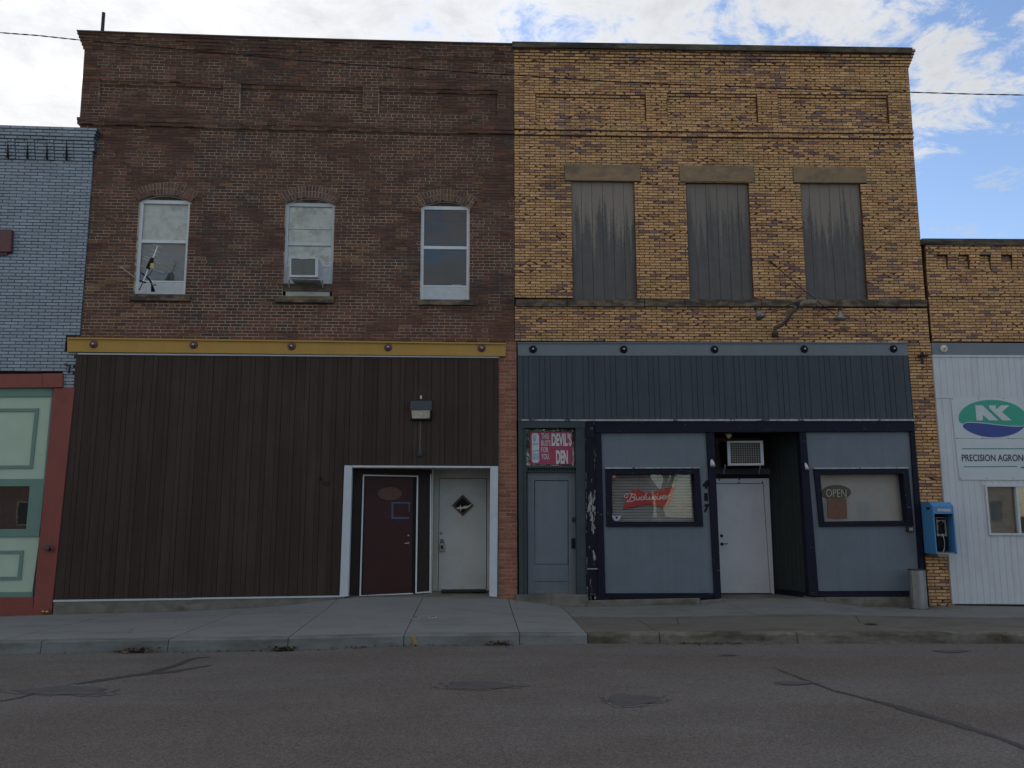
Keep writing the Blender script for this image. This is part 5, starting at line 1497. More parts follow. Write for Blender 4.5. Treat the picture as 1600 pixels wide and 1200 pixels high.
def patch(cx, cy, rx, ry, name, label, seed, material=None):
    rnd = random.Random(seed); ph = rnd.uniform(0, 6)
    def shape(k_, j, n=90):
        return [(cx + rx * k_ * (1 + .13 * math.sin(3 * a + seed) + .07 * math.sin(7 * a + ph) + rnd.uniform(-j, j)) * math.cos(a), cy + ry * k_ * (1 + .13 * math.sin(3 * a + seed) + .08 * math.sin(5 * a + ph) + rnd.uniform(-j, j)) * math.sin(a)) for a in (2 * math.pi * q / n for q in range(n))]
    o = tag(MB().face([road_pt(*p, .004) for p in shape(1.12, .16)]).build(name, M['patch_edge'], None), label, 'road patch', kind='structure')
    MB().face([road_pt(*p, .007) for p in shape(.9, .12)]).build('patch_core', material or M['patch'], o)


patch(747, 1070, 60, 7.5, 'asphalt_patch', 'dark oval patch in the middle of the road', 1)
patch(988, 1093, 45, 9.5, 'asphalt_patch', 'dark oval oil patch on the road', 2)
patch(1487, 1017, 26, 2.2, 'asphalt_patch', 'thin dark smear near the kerb', 3)
patch(100, 1079, 78, 7.5, 'asphalt_patch', 'dark smear beside the tar seam', 5)
patch(1138, 1023, 14, 1.6, 'asphalt_patch', 'small dark spot near the kerb', 7)
patch(1240, 1067, 30, 3, 'asphalt_patch', 'faint dark spot beside the tar seam', 8)

# gutter litter
mb = MB(); rnd = random.Random(9)
for (c0, sp, n) in ((218, 26, 90), (443, 20, 80), (782, 26, 60), (720, 60, 30), (1100, 120, 120), (560, 200, 80), (300, 250, 80)):
    for i in range(n):
        px = rnd.gauss(c0, sp / 2); xk = P(px, 1005, YK)[0]; zr_ = float(np.interp(xk, rX, rZs))
        big = 50 < n < 100 and sp < 40; yy = YK - .015 - abs(rnd.gauss(0, .05)); s_ = rnd.uniform(.008, .022 if not big else .032); a = rnd.uniform(0, 6.28); h = rnd.uniform(.0, .05 if big else .015)
        u = Vector((math.cos(a), math.sin(a) * .8, rnd.uniform(-.6, .6))) * s_; v = Vector((-math.sin(a), math.cos(a), rnd.uniform(-.6, .6))) * s_ * .5; c = Vector((xk, yy, zr_ + .008 + h))
        mb.face([c - u - v, c + u - v, c + u + v, c - u + v])
tag(mb.build('gutter_litter', M['leaf'], None, normals=False), 'dry leaves and grit in the gutter', 'litter', kind='stuff')
mb = MB()
k0, k1 = P(643.5, 1000, YK)[0], P(653.5, 1000, YK)[0]; zt = float(np.interp(k0, fX, fZs)); zr_ = float(np.interp(k0, rX, rZs))
mb.face([(k0, YK + .003 - .006, zt - .022), (k1 - .03, YK + .003 - .006, zt - .022), (k1, YK - .018, zr_ + .004), (k0 + .02, YK - .018, zr_ + .004)])
mb.face([(k0, YK + .01, zt + .004), (k1 - .03, YK + .01, zt + .004), (k1 - .03, YK - .003, zt - .022), (k0, YK - .003, zt - .022)])
tag(mb.build('kerb_mark', M['yellow_mark'], None, normals=False), 'yellow paint dab on the kerb face', 'paint mark', kind='structure')
for (px, py, lab) in ((648.5, 964.5, 'small round disc set in the sidewalk slab, the dark centred left one'), (676, 963.5, 'small round disc set in the sidewalk slab, the pale right one')):
    z = -0.06
    for _ in range(5): p = G(px, py, z); z = zwalk(p[0], p[1]) + .004
    mb = MB(); mb.lathe((p[0], p[1], z - .01), [(.062, 0), (.062, .008), (.05, .008)], axis='z', seg=20)
    o = mb.build('round_survey_disc', M['sign_white'], None); tag(o, lab, 'survey disc', 'round discs in the sidewalk')
    MB().lathe((p[0], p[1], z - .008), [(.05, 0), (.05, .0085)], axis='z', seg=20).build('disc_centre', M['walk_old'] if px > 660 else M['dark_metal'], o)
z = -0.08
for _ in range(5): p = G(1361, 975.5, z); z = zwalk(p[0], p[1]) + .004
mb = MB(); mb.lathe((p[0], p[1], z - .01), [(.09, 0), (.09, .012)], axis='z', seg=20); tag(mb.build('utility_cover', M['dark_metal'], None), 'small dark iron cover in the old sidewalk', 'utility cover')


# ================================================================== THINGS ON AND IN FRONT OF THE FACADES
def thing(name, loc, label, cat, group=None): return empty(name, loc, label, cat, group)


def tp(pts, y): return [P(a, b, y) for a, b in pts]


# wall light over the doors
wl = thing('wall_light', P(657, 640, 0), 'square dark wall pack light on the brown siding above the two doors', 'wall light')
mb = MB()
c0 = P(642, 625, -.03); c1 = P(675, 657, -.03); xa_, xb2, z1_, z0_ = c0[0], c1[0], c0[2], c1[2]; hh = z1_ - z0_
prof = [(-.02, z1_), (-.13, z1_ - .03), (-.16, z1_ - hh * .52), (-.16, z1_ - hh * .54), (-.02, z1_ - hh * .54)]
for (a, b) in ((xa_, xb2),):
    i = len(mb.v); n = len(prof)
    mb.v += [(a, p[0], p[1]) for p in prof] + [(b, p[0], p[1]) for p in prof]
    mb.f.append(tuple(range(n))); mb.f.append(tuple(range(n, 2 * n))[::-1]); mb.c += [None, None]
    for k in range(n): mb.f.append((i + k, i + (k + 1) % n, i + n + (k + 1) % n, i + n + k)); mb.c.append(None)
mb.build('housing', M['lamp_box'], wl, bevel=0.006)
mb = MB(); mb.hexa([(xa_ + .02, -.145, z1_ - hh * .54), (xb2 - .03, -.145, z1_ - hh * .54), (xb2 - .04, -.085, z0_ + .03), (xa_ + .035, -.085, z0_ + .03)], [(xa_ + .02, -.03, z1_ - hh * .54), (xb2 - .03, -.03, z1_ - hh * .54), (xb2 - .04, -.03, z0_ + .03), (xa_ + .035, -.03, z0_ + .03)])
mb.build('lens', M['lens'], wl)
MB().box(xa_, xb2, -.10, -.03, z0_, z0_ + .03).box(xb2 - .028, xb2, -.15, -.03, z0_ + .03, z1_ - hh * .54).build('lower_frame', M['black'], wl)
c = P(657.7, 621, -.08); MB().lathe((c[0], -.08, c[2] - .025), [(.018, 0), (.018, .05), (.012, .06)], axis='z', seg=10).build('photocell', M['ac_white'], wl)
settle(wl)
ob = thing('outlet_box', P(656, 707, 0), 'small outlet box hanging on a thin conduit under the wall light', 'outlet box')
a, b = P(656.8, 657, -.04), P(656.2, 703, -.04); MB().tube([a, b], .008, 6).build('conduit', M['rust'], ob)
MB().pq([(652.5, 702), (659.5, 702), (659.5, 712), (652.5, 712)], -.085, -.03).pq([(653.6, 703.4), (658.4, 703.4), (658.4, 706.4), (653.6, 706.4)], -.093, -.085).pq([(653.6, 707.6), (658.4, 707.6), (658.4, 710.6), (653.6, 710.6)], -.093, -.085).build('box', M['lamp_box'], ob)
settle(ob)
# faint leftover numerals on the siding
for s_, q, lab in (('4', [(497, 744.5), (504, 744.5), (504, 751.5), (497, 751.5)], 'ghost of a numeral 4 on dark brown siding, the higher one'), ('0', [(504.5, 752), (510, 752), (510, 759), (504.5, 759)], 'ghost of a numeral 0 on dark brown siding, the middle one'), ('7', [(510.5, 753), (516, 753), (516, 760), (510.5, 760)], 'ghost of a numeral 7 on dark brown siding, nearest the door')):
    mb = MB(); add_text(mb, s_, q, -.036, .003); tag(mb.build('house_numeral', M['black'], None), lab, 'house number', 'dark numerals on the brown siding')

# window air conditioner upstairs
ac = thing('air_conditioner', P(477, 437, 0), 'small boxy air conditioner sticking out of the middle upstairs window', 'air conditioner')
YF = -.32
q = [(452.5, 401.5), (497, 402.5), (497, 433.2), (452, 433)]
mb = MB(); fr_ = [P(*p, YF) for p in q]
mb.hexa([(p[0], YF + .012, p[2]) for p in fr_], [(p[0], .08, p[2]) for p in fr_]); mb.build('casing', M['frame_grey'], ac, bevel=.006)
mb = MB(); mb.frame(q, [(455, 403.8), (492.5, 404.4), (492.3, 429.8), (455, 429.6)], YF - .01, YF + .015); mb.pq([(467, 402.6), (482, 402.8), (480, 405), (469, 404.8)], YF - .011, YF); mb.build('front_frame', M['ac_white'], ac, bevel=.003)
MB().pq([(454, 403), (493.5, 403.6), (493.5, 431), (454, 430.5)], YF + .004, YF + .01).build('grille', M['grille'], ac)
mb = MB()
for k in range(22):
    x_ = 456 + k * 1.7; mb.pq([(x_, 404.5), (x_ + .5, 404.5), (x_ + .5, 429.8), (x_, 429.6)], YF, YF + .005)
mb.build('grille_bar', M['wire_grid'], ac)['kind'] = 'stuff'
mb = MB()
for px in (451.5, 504): a = P(px, 436, -.26); b = P(px + .5, 449, -.03); mb.tube([a, b], .012, 6)
mb.tube([P(454, 435.5, -.28), P(503, 437, -.28)], .01, 6); mb.build('support_bracket', M['frame_grey'], ac)
settle(ac)

# air conditioner over the alcove door
ac2 = thing('air_conditioner', P(1165, 727, .9), 'wide air conditioner with a wire grid face over the white alcove door', 'air conditioner')
YF2 = .42
q = [(1136, 689), (1192, 688.5), (1194, 727), (1137.5, 727.5)]
mb = MB(); fr_ = [P(*p, YF2) for p in q]; mb.hexa([(p[0], YF2 + .012, p[2]) for p in fr_], [(p[0], .9, p[2]) for p in fr_]); mb.build('casing', M['dark_metal'], ac2)
qi = [(1141, 692), (1187.5, 692), (1189, 723.6), (1142, 724)]
mb = MB(); mb.frame(q, qi, YF2 - .01, YF2 + .02); mb.build('front_frame', M['ac_white'], ac2, bevel=.003)
MB().pq([(1139, 690), (1190, 690), (1191, 726), (1139, 726)], YF2 + .015, YF2 + .02).build('condenser', M['old_wood'], ac2)
mb = MB()
for k in range(1, 13):
    u = k / 13; mb.poly2([(u - .008, 0), (u + .008, 0), (u + .008, 1), (u - .008, 1)], qi, YF2 + .002, YF2 + .006)
for k in range(1, 9):
    v = k / 9; mb.poly2([(0, v - .012), (1, v - .012), (1, v + .012), (0, v + .012)], qi, YF2 + .0065, YF2 + .01)
mb.build('wire_grid', M['wire_grid'], ac2)['kind'] = 'stuff'
mb = MB()
for px in (1133, 1188): mb.tube([P(px, 727, .5), P(px - 2.3, 740, .84)], .013, 6)
mb.build('support_bracket', M['ac_white'], ac2)
settle(ac2)

# television antenna
an = thing('antenna', P(238, 456, -.05), 'broken yagi television antenna on a bent black mast in front of the left window', 'antenna')
YN = -.38


def A_(x, y, d=YN): return P(190 + x / 12, 370 + y / 12, d)


MB().tube([A_(672, 182), A_(592, 390)], .010, 6).tube([A_(497, 610), A_(408, 835)], .012, 6).build('boom', M['alu'], an)
mb = MB()
for a, b in (((592, 145), (752, 192)), ((570, 240), (712, 290)), ((508, 312), (680, 360)), ((440, 372), (700, 448)), ((395, 408), (735, 505)), ((235, 508), (450, 560)), ((590, 612), (795, 672)), ((-20, 560), (245, 760))):
    mb.tube([A_(*a), A_(*b)], .0055, 5)
mb.tube([A_(470, 850), A_(640, 915), A_(830, 990)], .0045, 5)
mb.build('element', M['alu'], an)['kind'] = 'stuff'
mb = MB(); i0 = 0
pp = [(545, 395), (605, 395), (600, 480), (530, 620), (450, 580)]
w0_ = [A_(*p, YN - .03) for p in pp]; w1_ = [A_(*p, YN + .03) for p in pp]; n = len(pp); mb.v = w0_ + w1_; mb.f = [tuple(range(n)), tuple(range(n, 2 * n))[::-1]] + [(k, (k + 1) % n, n + (k + 1) % n, n + k) for k in range(n)]; mb.c = [None] * len(mb.f)
mb.build('amplifier_box', M['black'], an)
mb = MB(); pp = [(548, 492), (602, 492), (600, 598), (528, 575)]; w0_ = [A_(*p, YN - .04) for p in pp]; mb.hexa(w0_, [(p[0], YN - .031, p[2]) for p in w0_]); mb.build('label_plate', M['yellow_label'], an)
mb = MB(); mb.tube([A_(365, 670, -.30), A_(440, 730, -.27), A_(500, 780, -.22), A_(550, 850, -.17), A_(570, 920, -.12), A_(580, 1010, -.07)], .016, 8); mb.tube([A_(575, 930, -.10), A_(590, 1028, -.06)], .03, 8, radii=[.022, .038])
mb.build('mast', M['black'], an, smooth=True)
mb = MB(); mb.tube([A_(340, 825), A_(455, 858)], .016, 6).tube([A_(395, 860), A_(340, 985)], .008, 6).tube([A_(570, 895, -.2), A_(650, 910, -.2)], .014, 6).tube([A_(335, 975), A_(340, 995)], .012, 6).tube([A_(575, 620), A_(540, 700), A_(470, 750)], .006, 6); mb.build('clamp', M['black'], an)
settle(an)

# old sign bracket with two lamps
sbk = thing('sign_bracket', P(1213, 524, 0), 'old bent sign pipe with two tin shade lamps below the right boarded window', 'sign bracket')


def S_(x, y, d): return P(1160 + x / 8.889, 400 + y / 8.889, d)


MB().tube([S_(455, 1105, -.03), S_(450, 1040, -.10), S_(462, 990, -.16), S_(540, 960, -.3), S_(615, 890, -.42), S_(665, 800, -.55), S_(760, 705, -.68), S_(860, 650, -.75), S_(1030, 645, -.8)], .05, 9, radii=[.035, .035, .04, .042, .045, .047, .05, .055, .05]).build('bent_pipe', M['rust'], sbk, smooth=True)
MB().lathe(S_(455, 1095, -.03), [(.06, -.04), (.06, .03), (.04, .07)], axis='z', seg=10).tube([S_(760, 640, -.7), S_(790, 720, -.7)], .055, 8).tube([S_(600, 930, -.42), S_(612, 970, -.42)], .02, 6).tube([S_(1000, 700, -.8), S_(1000, 740, -.8)], .014, 6).build('pipe_collar', M['dark_metal'], sbk)
MB().tube([S_(370, 65, -.02), S_(600, 262, -.3), S_(1020, 610, -.78), S_(1280, 815, -.6)], .0085, 5).tube([S_(385, 75, -.02), S_(470, 150, -.12)], .022, 6).build('guy_rod', M['dark_metal'], sbk)
MB().tube([S_(190, 748, -.5), S_(440, 742, -.55), S_(760, 650, -.7)], .008, 5).tube([S_(1030, 690, -.8), S_(1100, 730, -.7), S_(1320, 748, -.55)], .01, 5).tube([S_(290, 805, -.5), S_(620, 730, -.6), S_(740, 700, -.68)], .006, 5).tube([S_(0, 850, -.03), S_(160, 840, -.3), S_(240, 810, -.5)], .005, 5).build('lamp_arm', M['dark_metal'], sbk)


def shade(top, bot, r0, r1, parent):
    a, b = Vector(top), Vector(bot); mb = MB(); mb.tube([a, a.lerp(b, .45), a.lerp(b, .8), b], 0, 18, radii=[r0, r0 * 1.3, r1 * .8, r1], caps=True); o = mb.build('lamp_shade', M['steel'], parent, smooth=True)
    d = (b - a).normalized(); MB().tube([a - d * .07, a + d * .02], .036, 10).build('lamp_socket', M['dark_metal'], o)


shade(S_(205, 765, -.5), S_(255, 850, -.56), .04, .095, sbk)
shade(S_(1355, 765, -.5), S_(1350, 880, -.5), .035, .115, sbk)
settle(sbk)
mb = MB(); mb.tube([P(1434, 556, -.06), P(1450, 556, -.06)], .02, 6).tube([P(1441, 550, -.04), P(1441.5, 568, -.07)], .028, 7).tube([P(1441, 552, -.0), P(1441, 556, -.09)], .03, 7)
tag(mb.build('iron_bracket', M['dark_metal'], None), 'rusty black iron bracket high on the yellow brick pier', 'bracket')

# payphone
ph = thing('payphone', P(1465, 866, -.2), 'bright blue wall mounted payphone booth shell on the yellow brick pier', 'payphone')
Yp = -.42
fl_, frr = P(1457.5, 803, Yp), P(1491, 803, Yp); fb = P(1463, 866, Yp); x0, x1 = (P(1457.5, 803, Yp)[0] + fb[0]) / 2, (frr[0] + P(1496, 866, Yp)[0]) / 2
z0 = fb[2]; zh = P(1470, 791, Yp)[2]; zo = P(1470, 803, Yp)[2]; zbk = P(1450, 785, -.03)[2]; yb = -.03; th = .025
mb = MB()
for xa2 in (x0, x1 - th):
    pr = [(yb, z0), (Yp, z0), (Yp, zh), (Yp + .09, zbk), (yb, zbk)]; i = len(mb.v); n = 5
    mb.v += [(xa2, p[0], p[1]) for p in pr] + [(xa2 + th, p[0], p[1]) for p in pr]
    mb.f += [tuple(i + k for k in range(n)), tuple(i + n + k for k in range(n))[::-1]] + [(i + k, i + (k + 1) % n, i + n + (k + 1) % n, i + n + k) for k in range(n)]; mb.c += [None] * (n + 2)
mb.build('side_panel', M['phone_blue'], ph, bevel=.006)
mb = MB()
mb.hexa([(x0 + th, Yp, zh), (x1 - th, Yp, zh), (x1 - th, Yp, zo), (x0 + th, Yp, zo)], [(x0 + th, Yp + .06, zh), (x1 - th, Yp + .06, zh), (x1 - th, Yp + .06, zo), (x0 + th, Yp + .06, zo)])
mb.hexa([(x0 + th, Yp + .0, zh), (x1 - th, Yp + .0, zh), (x1 - th, Yp + .03, zh - .02), (x0 + th, Yp + .03, zh - .02)], [(x0 + th, Yp + .09, zbk), (x1 - th, Yp + .09, zbk), (x1 - th, Yp + .09, zbk - .02), (x0 + th, Yp + .09, zbk - .02)])
mb.box(x0 + th, x1 - th, Yp + .09, yb, zbk - .02, zbk)
hd = mb.build('hood', M['phone_blue'], ph, bevel=.003)
mb = MB(); qh = [(1464.5, 794.5), (1486, 795), (1486, 799.5), (1464.5, 799.2)]
mb.pq(qh, Yp - .004, Yp - .001); mb.build('name_plate', M['can_grey'], hd)
mb = MB(); add_text(mb, 'Phone', [(1466.5, 795), (1482.5, 795.3), (1482.5, 799.2), (1466.5, 799)], Yp - .008, .003, bold=.02); mb.build('phone_lettering', M['poster_white'], hd)
MB().box(x0 + th, x1 - th, yb - .03, yb, z0 + .02, zbk - .02).build('back_panel', M['dark_metal'], ph)
MB().hexa([(x0 + th, Yp + .02, z0 + .02), (x1 - th, Yp + .02, z0 + .02), (x1 - th, Yp + .02, z0), (x0 + th, Yp + .02, z0)], [(x0 + th, yb, z0 + .05), (x1 - th, yb, z0 + .05), (x1 - th, yb, z0), (x0 + th, yb, z0)]).box(x0 + .1, x1 - .1, Yp + .12, yb, z0 - .05, z0 - .001).build('shelf', M['phone_grey'], ph)
mb = MB(); mb.box(x0 - .003, x0 - .0005, Yp + .09, Yp + .2, zh - .06, zh - .01); mb.build('side_label', M['dark_metal'], ph)
# telephone inside
tq_ = [(1462.5, 808), (1477.5, 808), (1480.5, 838), (1464.5, 838)]
mb = MB(); mb.pq(tq_, -.24, -.06); ts = mb.build('telephone', M['phone_grey'], ph, bevel=.006)
MB().pq([(1464.3, 838.3), (1480.5, 838.3), (1481.5, 857), (1465.3, 857)], -.25, -.06).build('coin_vault', M['black'], ts, bevel=.004)
mb = MB(); mb.pq([(1466.3, 816), (1475.5, 816), (1477, 834), (1467.5, 834)], -.248, -.24); mb.build('dial_plate', M['black'], ts)
mb = MB(); mb.pq([(1463.6, 809.2), (1476.5, 809.2), (1476.8, 812.5), (1463.8, 812.5)], -.246, -.24); mb.build('instruction_card', M['black'], ts)
mb = MB(); mb.tube([P(1471, 816, -.27), P(1468.6, 819, -.30), P(1468.8, 828, -.30), P(1471, 832, -.27)], .02, 8, radii=[.034, .02, .02, .034]); mb.build('handset', M['rubber'], ts, smooth=True)
mb = MB(); mb.tube([P(1471, 833, -.27), P(1474.5, 840, -.28), P(1476, 850, -.28), P(1475.5, 858, -.27), P(1473.5, 862, -.27)], .007, 6); mb.build('handset_cord', M['chrome'], ts)
settle(ph)

# litter bin
c = P(1436.5, 949.5, -.3); zc0 = zwalk(c[0], -.3)
tb = thing('trash_can', (c[0], -.3, zc0), 'slim fluted steel trash can standing on the sidewalk by the navy post', 'trash can')
zt_ = P(1435, 889.5, -.3)[2] - zc0
mb = MB(); mb.lathe((c[0], -.3, zc0), [(.137, .0), (.14, .02), (.14, zt_ - .02), (.143, zt_ - .018), (.143, zt_)], axis='z', seg=40, wob=.014)
mb.build('can_body', M['steel'], tb)
MB().lathe((c[0], -.3, zc0 + zt_), [(.146, -.012), (.148, .0), (.13, .006), (.12, -.004)], axis='z', seg=28).build('rim', M['dark_metal'], tb)
MB().lathe((c[0], -.3, zc0), [(.146, -.01), (.146, .016)], axis='z', seg=28).build('base_ring', M['dark_metal'], tb)
settle(tb)

# red poster in the transom
po = thing('poster', P(861, 726, .08), 'faded red poster with white beer bottle can and bar name over the left door', 'poster')
PQ = [(828, 674), (894, 674.5), (894.8, 725.5), (828.5, 725.5)]
MB().pq(PQ, .088, .094).build('poster_sheet', M['poster_red'], po)


def sub(q, u0, u1, v0, v1):
    def f(u, v): return lerp2(lerp2(q[3], q[2], u), lerp2(q[0], q[1], u), v)
    return [f(u0, v1), f(u1, v1), f(u1, v0), f(u0, v0)]


mb = MB()
for s_, r_ in (('THIS', (.265, .45, .775, .945)), ("BUD'S", (.265, .485, .565, .735)), ('FOR', (.265, .43, .365, .525)), ('YOU.', (.265, .46, .155, .32))): add_text(mb, s_, sub(PQ, r_[0], r_[1], r_[2], r_[3]), .083, .004, bold=.012)
add_text(mb, "DEVIL'S", sub(PQ, .51, .985, .555, .965), .083, .004, bold=.045)
add_text(mb, 'DEN', sub(PQ, .61, .89, .015, .43), .083, .004, bold=.045)
mb.build('lettering', M['poster_white'], po)['kind'] = 'stuff'
mb = MB(); mb.poly2([(.07, .95), (.18, .95), (.215, .88), (.215, .12), (.185, .05), (.07, .05), (.04, .12), (.04, .88)], PQ, .085, .088); cn = mb.build('can_picture', M['poster_white'], po)
mb = MB(); mb.poly2([(.045, .64), (.21, .66), (.21, .60), (.045, .58)], PQ, .082, .084); mb.poly2([(.05, .42), (.21, .46), (.21, .40), (.05, .36)], PQ, .082, .084); mb.poly2([(.07, .86), (.13, .87), (.15, .70), (.08, .69)], PQ, .0822, .084); mb.poly2([(.05, .33), (.21, .33), (.21, .14), (.05, .14)], PQ, .0822, .084); mb.build('can_print', M['can_grey'], cn)['kind'] = 'stuff'
settle(po)

# bow tie beer sign
bs = thing('beer_sign', P(1012, 780, .1), 'red bow tie beer sign with white script hanging in the left shop window', 'beer sign')


def B_(x, y): return (940 + x / 8.889, 725 + y / 8.889)


YB = .125


def polypx(mb, pts, y0, y1):
    w = [P(*p, y0) for p in pts]; i = len(mb.v); n = len(w); mb.v += w + [(p[0], y1, p[2]) for p in w]
    mb.f += [tuple(i + k for k in range(n)), tuple(i + n + k for k in range(n))[::-1]] + [(i + k, i + (k + 1) % n, i + n + (k + 1) % n, i + n + k) for k in range(n)]; mb.c += [None] * (n + 2)


mb = MB()
polypx(mb, [B_(*p) for p in ((438, 343), (530, 362), (610, 402), (740, 385), (880, 345), (1030, 300), (985, 410), (990, 480), (882, 603), (740, 570), (620, 560), (470, 590), (298, 625), (345, 520), (330, 440), (415, 405))], YB, YB + .02)
mb.build('bow_tie_panel', M['neon_red'], bs)
# hand drawn script, strokes in sign pixels
strokes = [
    [(372, 440), (335, 470), (315, 440), (350, 418), (420, 412), (450, 420)],
    [(425, 415), (405, 460), (380, 515), (350, 522), (362, 500)],
    [(415, 425), (455, 415), (470, 430), (450, 455), (420, 462), (455, 468), (460, 495), (430, 515), (385, 518)],
    [(488, 455), (478, 490), (500, 500), (520, 485), (530, 452), (522, 488), (535, 498)],
    [(590, 462), (565, 455), (545, 475), (550, 498), (575, 495), (598, 460), (625, 400), (598, 470), (600, 495), (615, 492)],
    [(628, 450), (625, 490), (645, 495), (665, 465), (668, 450), (665, 488), (685, 495), (705, 470), (710, 447)],
    [(712, 475), (745, 462), (745, 446), (720, 450), (712, 475), (725, 495), (755, 485)],
    [(775, 447), (765, 485), (785, 490)],
    [(830, 442), (808, 450), (825, 470), (815, 490), (795, 485)],
    [(845, 470), (880, 455), (878, 437), (855, 443), (845, 470), (858, 488), (890, 478)],
    [(905, 440), (900, 482), (912, 452), (935, 435), (945, 440)],
    [(797, 480), (845, 470)], [(785, 490), (800, 478)],
]
mb = MB()
for st in strokes:
    pts = [P(*B_(*p), YB - .006) for p in st]
    cr = []
    for i in range(len(pts) - 1):
        p0 = Vector(pts[max(i - 1, 0)]); p1 = Vector(pts[i]); p2 = Vector(pts[i + 1]); p3 = Vector(pts[min(i + 2, len(pts) - 1)])
        for k in range(5):
            t = k / 5; cr.append(0.5 * ((2 * p1) + (p2 - p0) * t + (2 * p0 - 5 * p1 + 4 * p2 - p3) * t * t + (3 * p1 - p0 - 3 * p2 + p3) * t ** 3))
    cr.append(Vector(pts[-1])); mb.tube(cr, .0095, 6)
p = P(*B_(778, 415), YB - .006); mb.lathe((p[0], YB - .004, p[2]), [(.01, 0), (.01, .005)], axis='y', seg=8)
mb.build('script_lettering', M['neon_white'], bs)['kind'] = 'stuff'
mb = MB(); mb.tube([P(*B_(500, 350), YB), P(*B_(530, 140), YB)], .002, 4).tube([P(*B_(820, 360), YB), P(*B_(760, 140), YB)], .002, 4); mb.build('hanging_wire', M['dark_metal'], bs)
settle(bs)
c = P(959.5, 744.5, .08); st_ = MB().disc_y(c, .045, .076, .08, 18); o = tag(st_.build('sticker', M['neon_red'], None), 'round red sticker in the top corner of the left shop window', 'sticker')
MB().disc_y((c[0], 0, c[2]), .028, .073, .0755, 14).build('sticker_print', M['poster_white'], o)
mb = MB(); polypx(mb, [B_(*p) for p in ((145, 700), (270, 698), (262, 745), (235, 785), (180, 788), (150, 745))], .076, .08); o = tag(mb.build('sticker', M['poster_white'], None), 'white and blue shield sticker in the bottom corner of the left shop window', 'sticker')
mb = MB(); polypx(mb, [B_(*p) for p in ((150, 703), (266, 701), (262, 716), (153, 718))], .073, .0755); polypx(mb, [B_(*p) for p in ((190, 728), (228, 728), (226, 760), (195, 762))], .073, .0755); mb.build('sticker_print', M['logo_blue'], o)['kind'] = 'stuff'

# OPEN sign
op = thing('open_sign', P(1305, 808, .1), 'unlit oval OPEN neon sign with a reddish panel under it in the right shop window', 'open sign')


def O_(x, y): return (1270 + x / 8.889, 725 + y / 8.889)


YO = .115
mb = MB(); polypx(mb, [O_(330 + 200 * math.cos(t * math.pi / 14) , 393 - 102 * math.sin(t * math.pi / 14)) for t in range(28)], YO, YO + .025); mb.build('oval_back', M['open_dark'], op)
mb = MB(); polypx(mb, [O_(*p) for p in ((205, 480), (470, 485), (478, 755), (325, 760), (208, 740))], YO + .004, YO + .02); mb.build('lower_panel', M['open_red'], op)
mb = MB(); add_text(mb, 'OPEN', [O_(185, 348), O_(465, 352), O_(468, 462), O_(188, 455)], YO - .012, .008, bold=-.012); mb.build('open_lettering', M['open_tube'], op)['kind'] = 'stuff'
mb = MB()
for k in range(6): a = O_(305 + 12 * (k % 2), 520 + 36 * k); b = O_(340 + 10 * (k % 2), 528 + 36 * k); mb.tube([P(*a, YO - .008), P(*b, YO - .008)], .006, 5)
mb.tube([P(*O_(225, 735), YO - .008), P(*O_(250, 650), YO - .008), P(*O_(280, 700), YO - .008)], .005, 5)
mb.build('red_tube', M['neon_red'], op)['kind'] = 'stuff'
settle(op)

# company sign on the white siding
ns = thing('company_sign', P(1560, 750, -.05), 'white company sign board with a green and blue oval logo on the ribbed siding', 'sign')
YS = -.062


def N_(x, y): return (1480 + x / 8, 610 + y / 8)


mb = MB(); mb.pq([N_(48, 95), (1720, 623.5), (1727, 685.5), N_(98, 600)], YS, -.046).pq([N_(98, 603), (1727, 686.2), (1733, 751), N_(158, 1118)], YS, -.046); mb.build('sign_board', M['sign_white'], ns, bevel=.001)
ccx, ccy, rx_, ry_ = 572, 352, 428, 234


def rot_(x, y, a=math.radians(2.0)): return (ccx + x * math.cos(a) - y * math.sin(a), ccy + x * math.sin(a) + y * math.cos(a))


ov = [rot_(rx_ * math.cos(t * math.pi / 24), -ry_ * math.sin(t * math.pi / 24)) for t in range(48)]
def curve(x):
    t = (x - 195) / (985 - 195); t = min(max(t, 0), 1)
    ys = np.interp(x, [190, 230, 300, 420, 560, 700, 820, 920, 1000], [425, 402, 397, 404, 420, 436, 446, 446, 432]); return float(ys)
gpts = [p for p in ov if p[1] < curve(p[0]) - 4 or p[0] > 985]
gpts = [p for p in ov if p[1] < curve(p[0]) - 5]
gpts.sort(key=lambda p: math.atan2(-(p[1] - ccy + 60), p[0] - ccx))
low = [(x, curve(x) - 5) for x in np.linspace(200, 990, 24)]
up = sorted([p for p in ov if p[1] < curve(p[0]) - 5], key=lambda p: p[0])
uu = sorted([p for p in up if p[1] <= ccy], key=lambda p: p[0]); ll = sorted([p for p in up if p[1] > ccy and p[0] < ccx], key=lambda p: -p[1]); rr_ = sorted([p for p in up if p[1] > ccy and p[0] > ccx], key=lambda p: p[1])
green = ll + uu + rr_ + low[::-1]
mb = MB(); polypx(mb, [N_(*p) for p in green], YS - .004, YS - .0005); mb.build('green_field', M['logo_green'], ns)
lowp = sorted([p for p in ov if p[1] > curve(p[0]) + 5], key=lambda p: -p[0])
mb = MB(); polypx(mb, [N_(x, curve(x) + 6) for x in np.linspace(205, 975, 24)] + [N_(*p) for p in lowp], YS - .004, YS - .0005); mb.build('blue_field', M['logo_blue'], ns)
mb = MB()
polypx(mb, [N_(*p) for p in ((350, 187), (440, 187), (640, 375), (525, 375), (445, 305), (445, 375), (368, 375))], YS - .008, YS - .0045)
polypx(mb, [N_(*p) for p in ((522, 187), (608, 187), (608, 240), (672, 187), (780, 187), (685, 268), (805, 375), (690, 375), (530, 225))], YS - .008, YS - .0045)
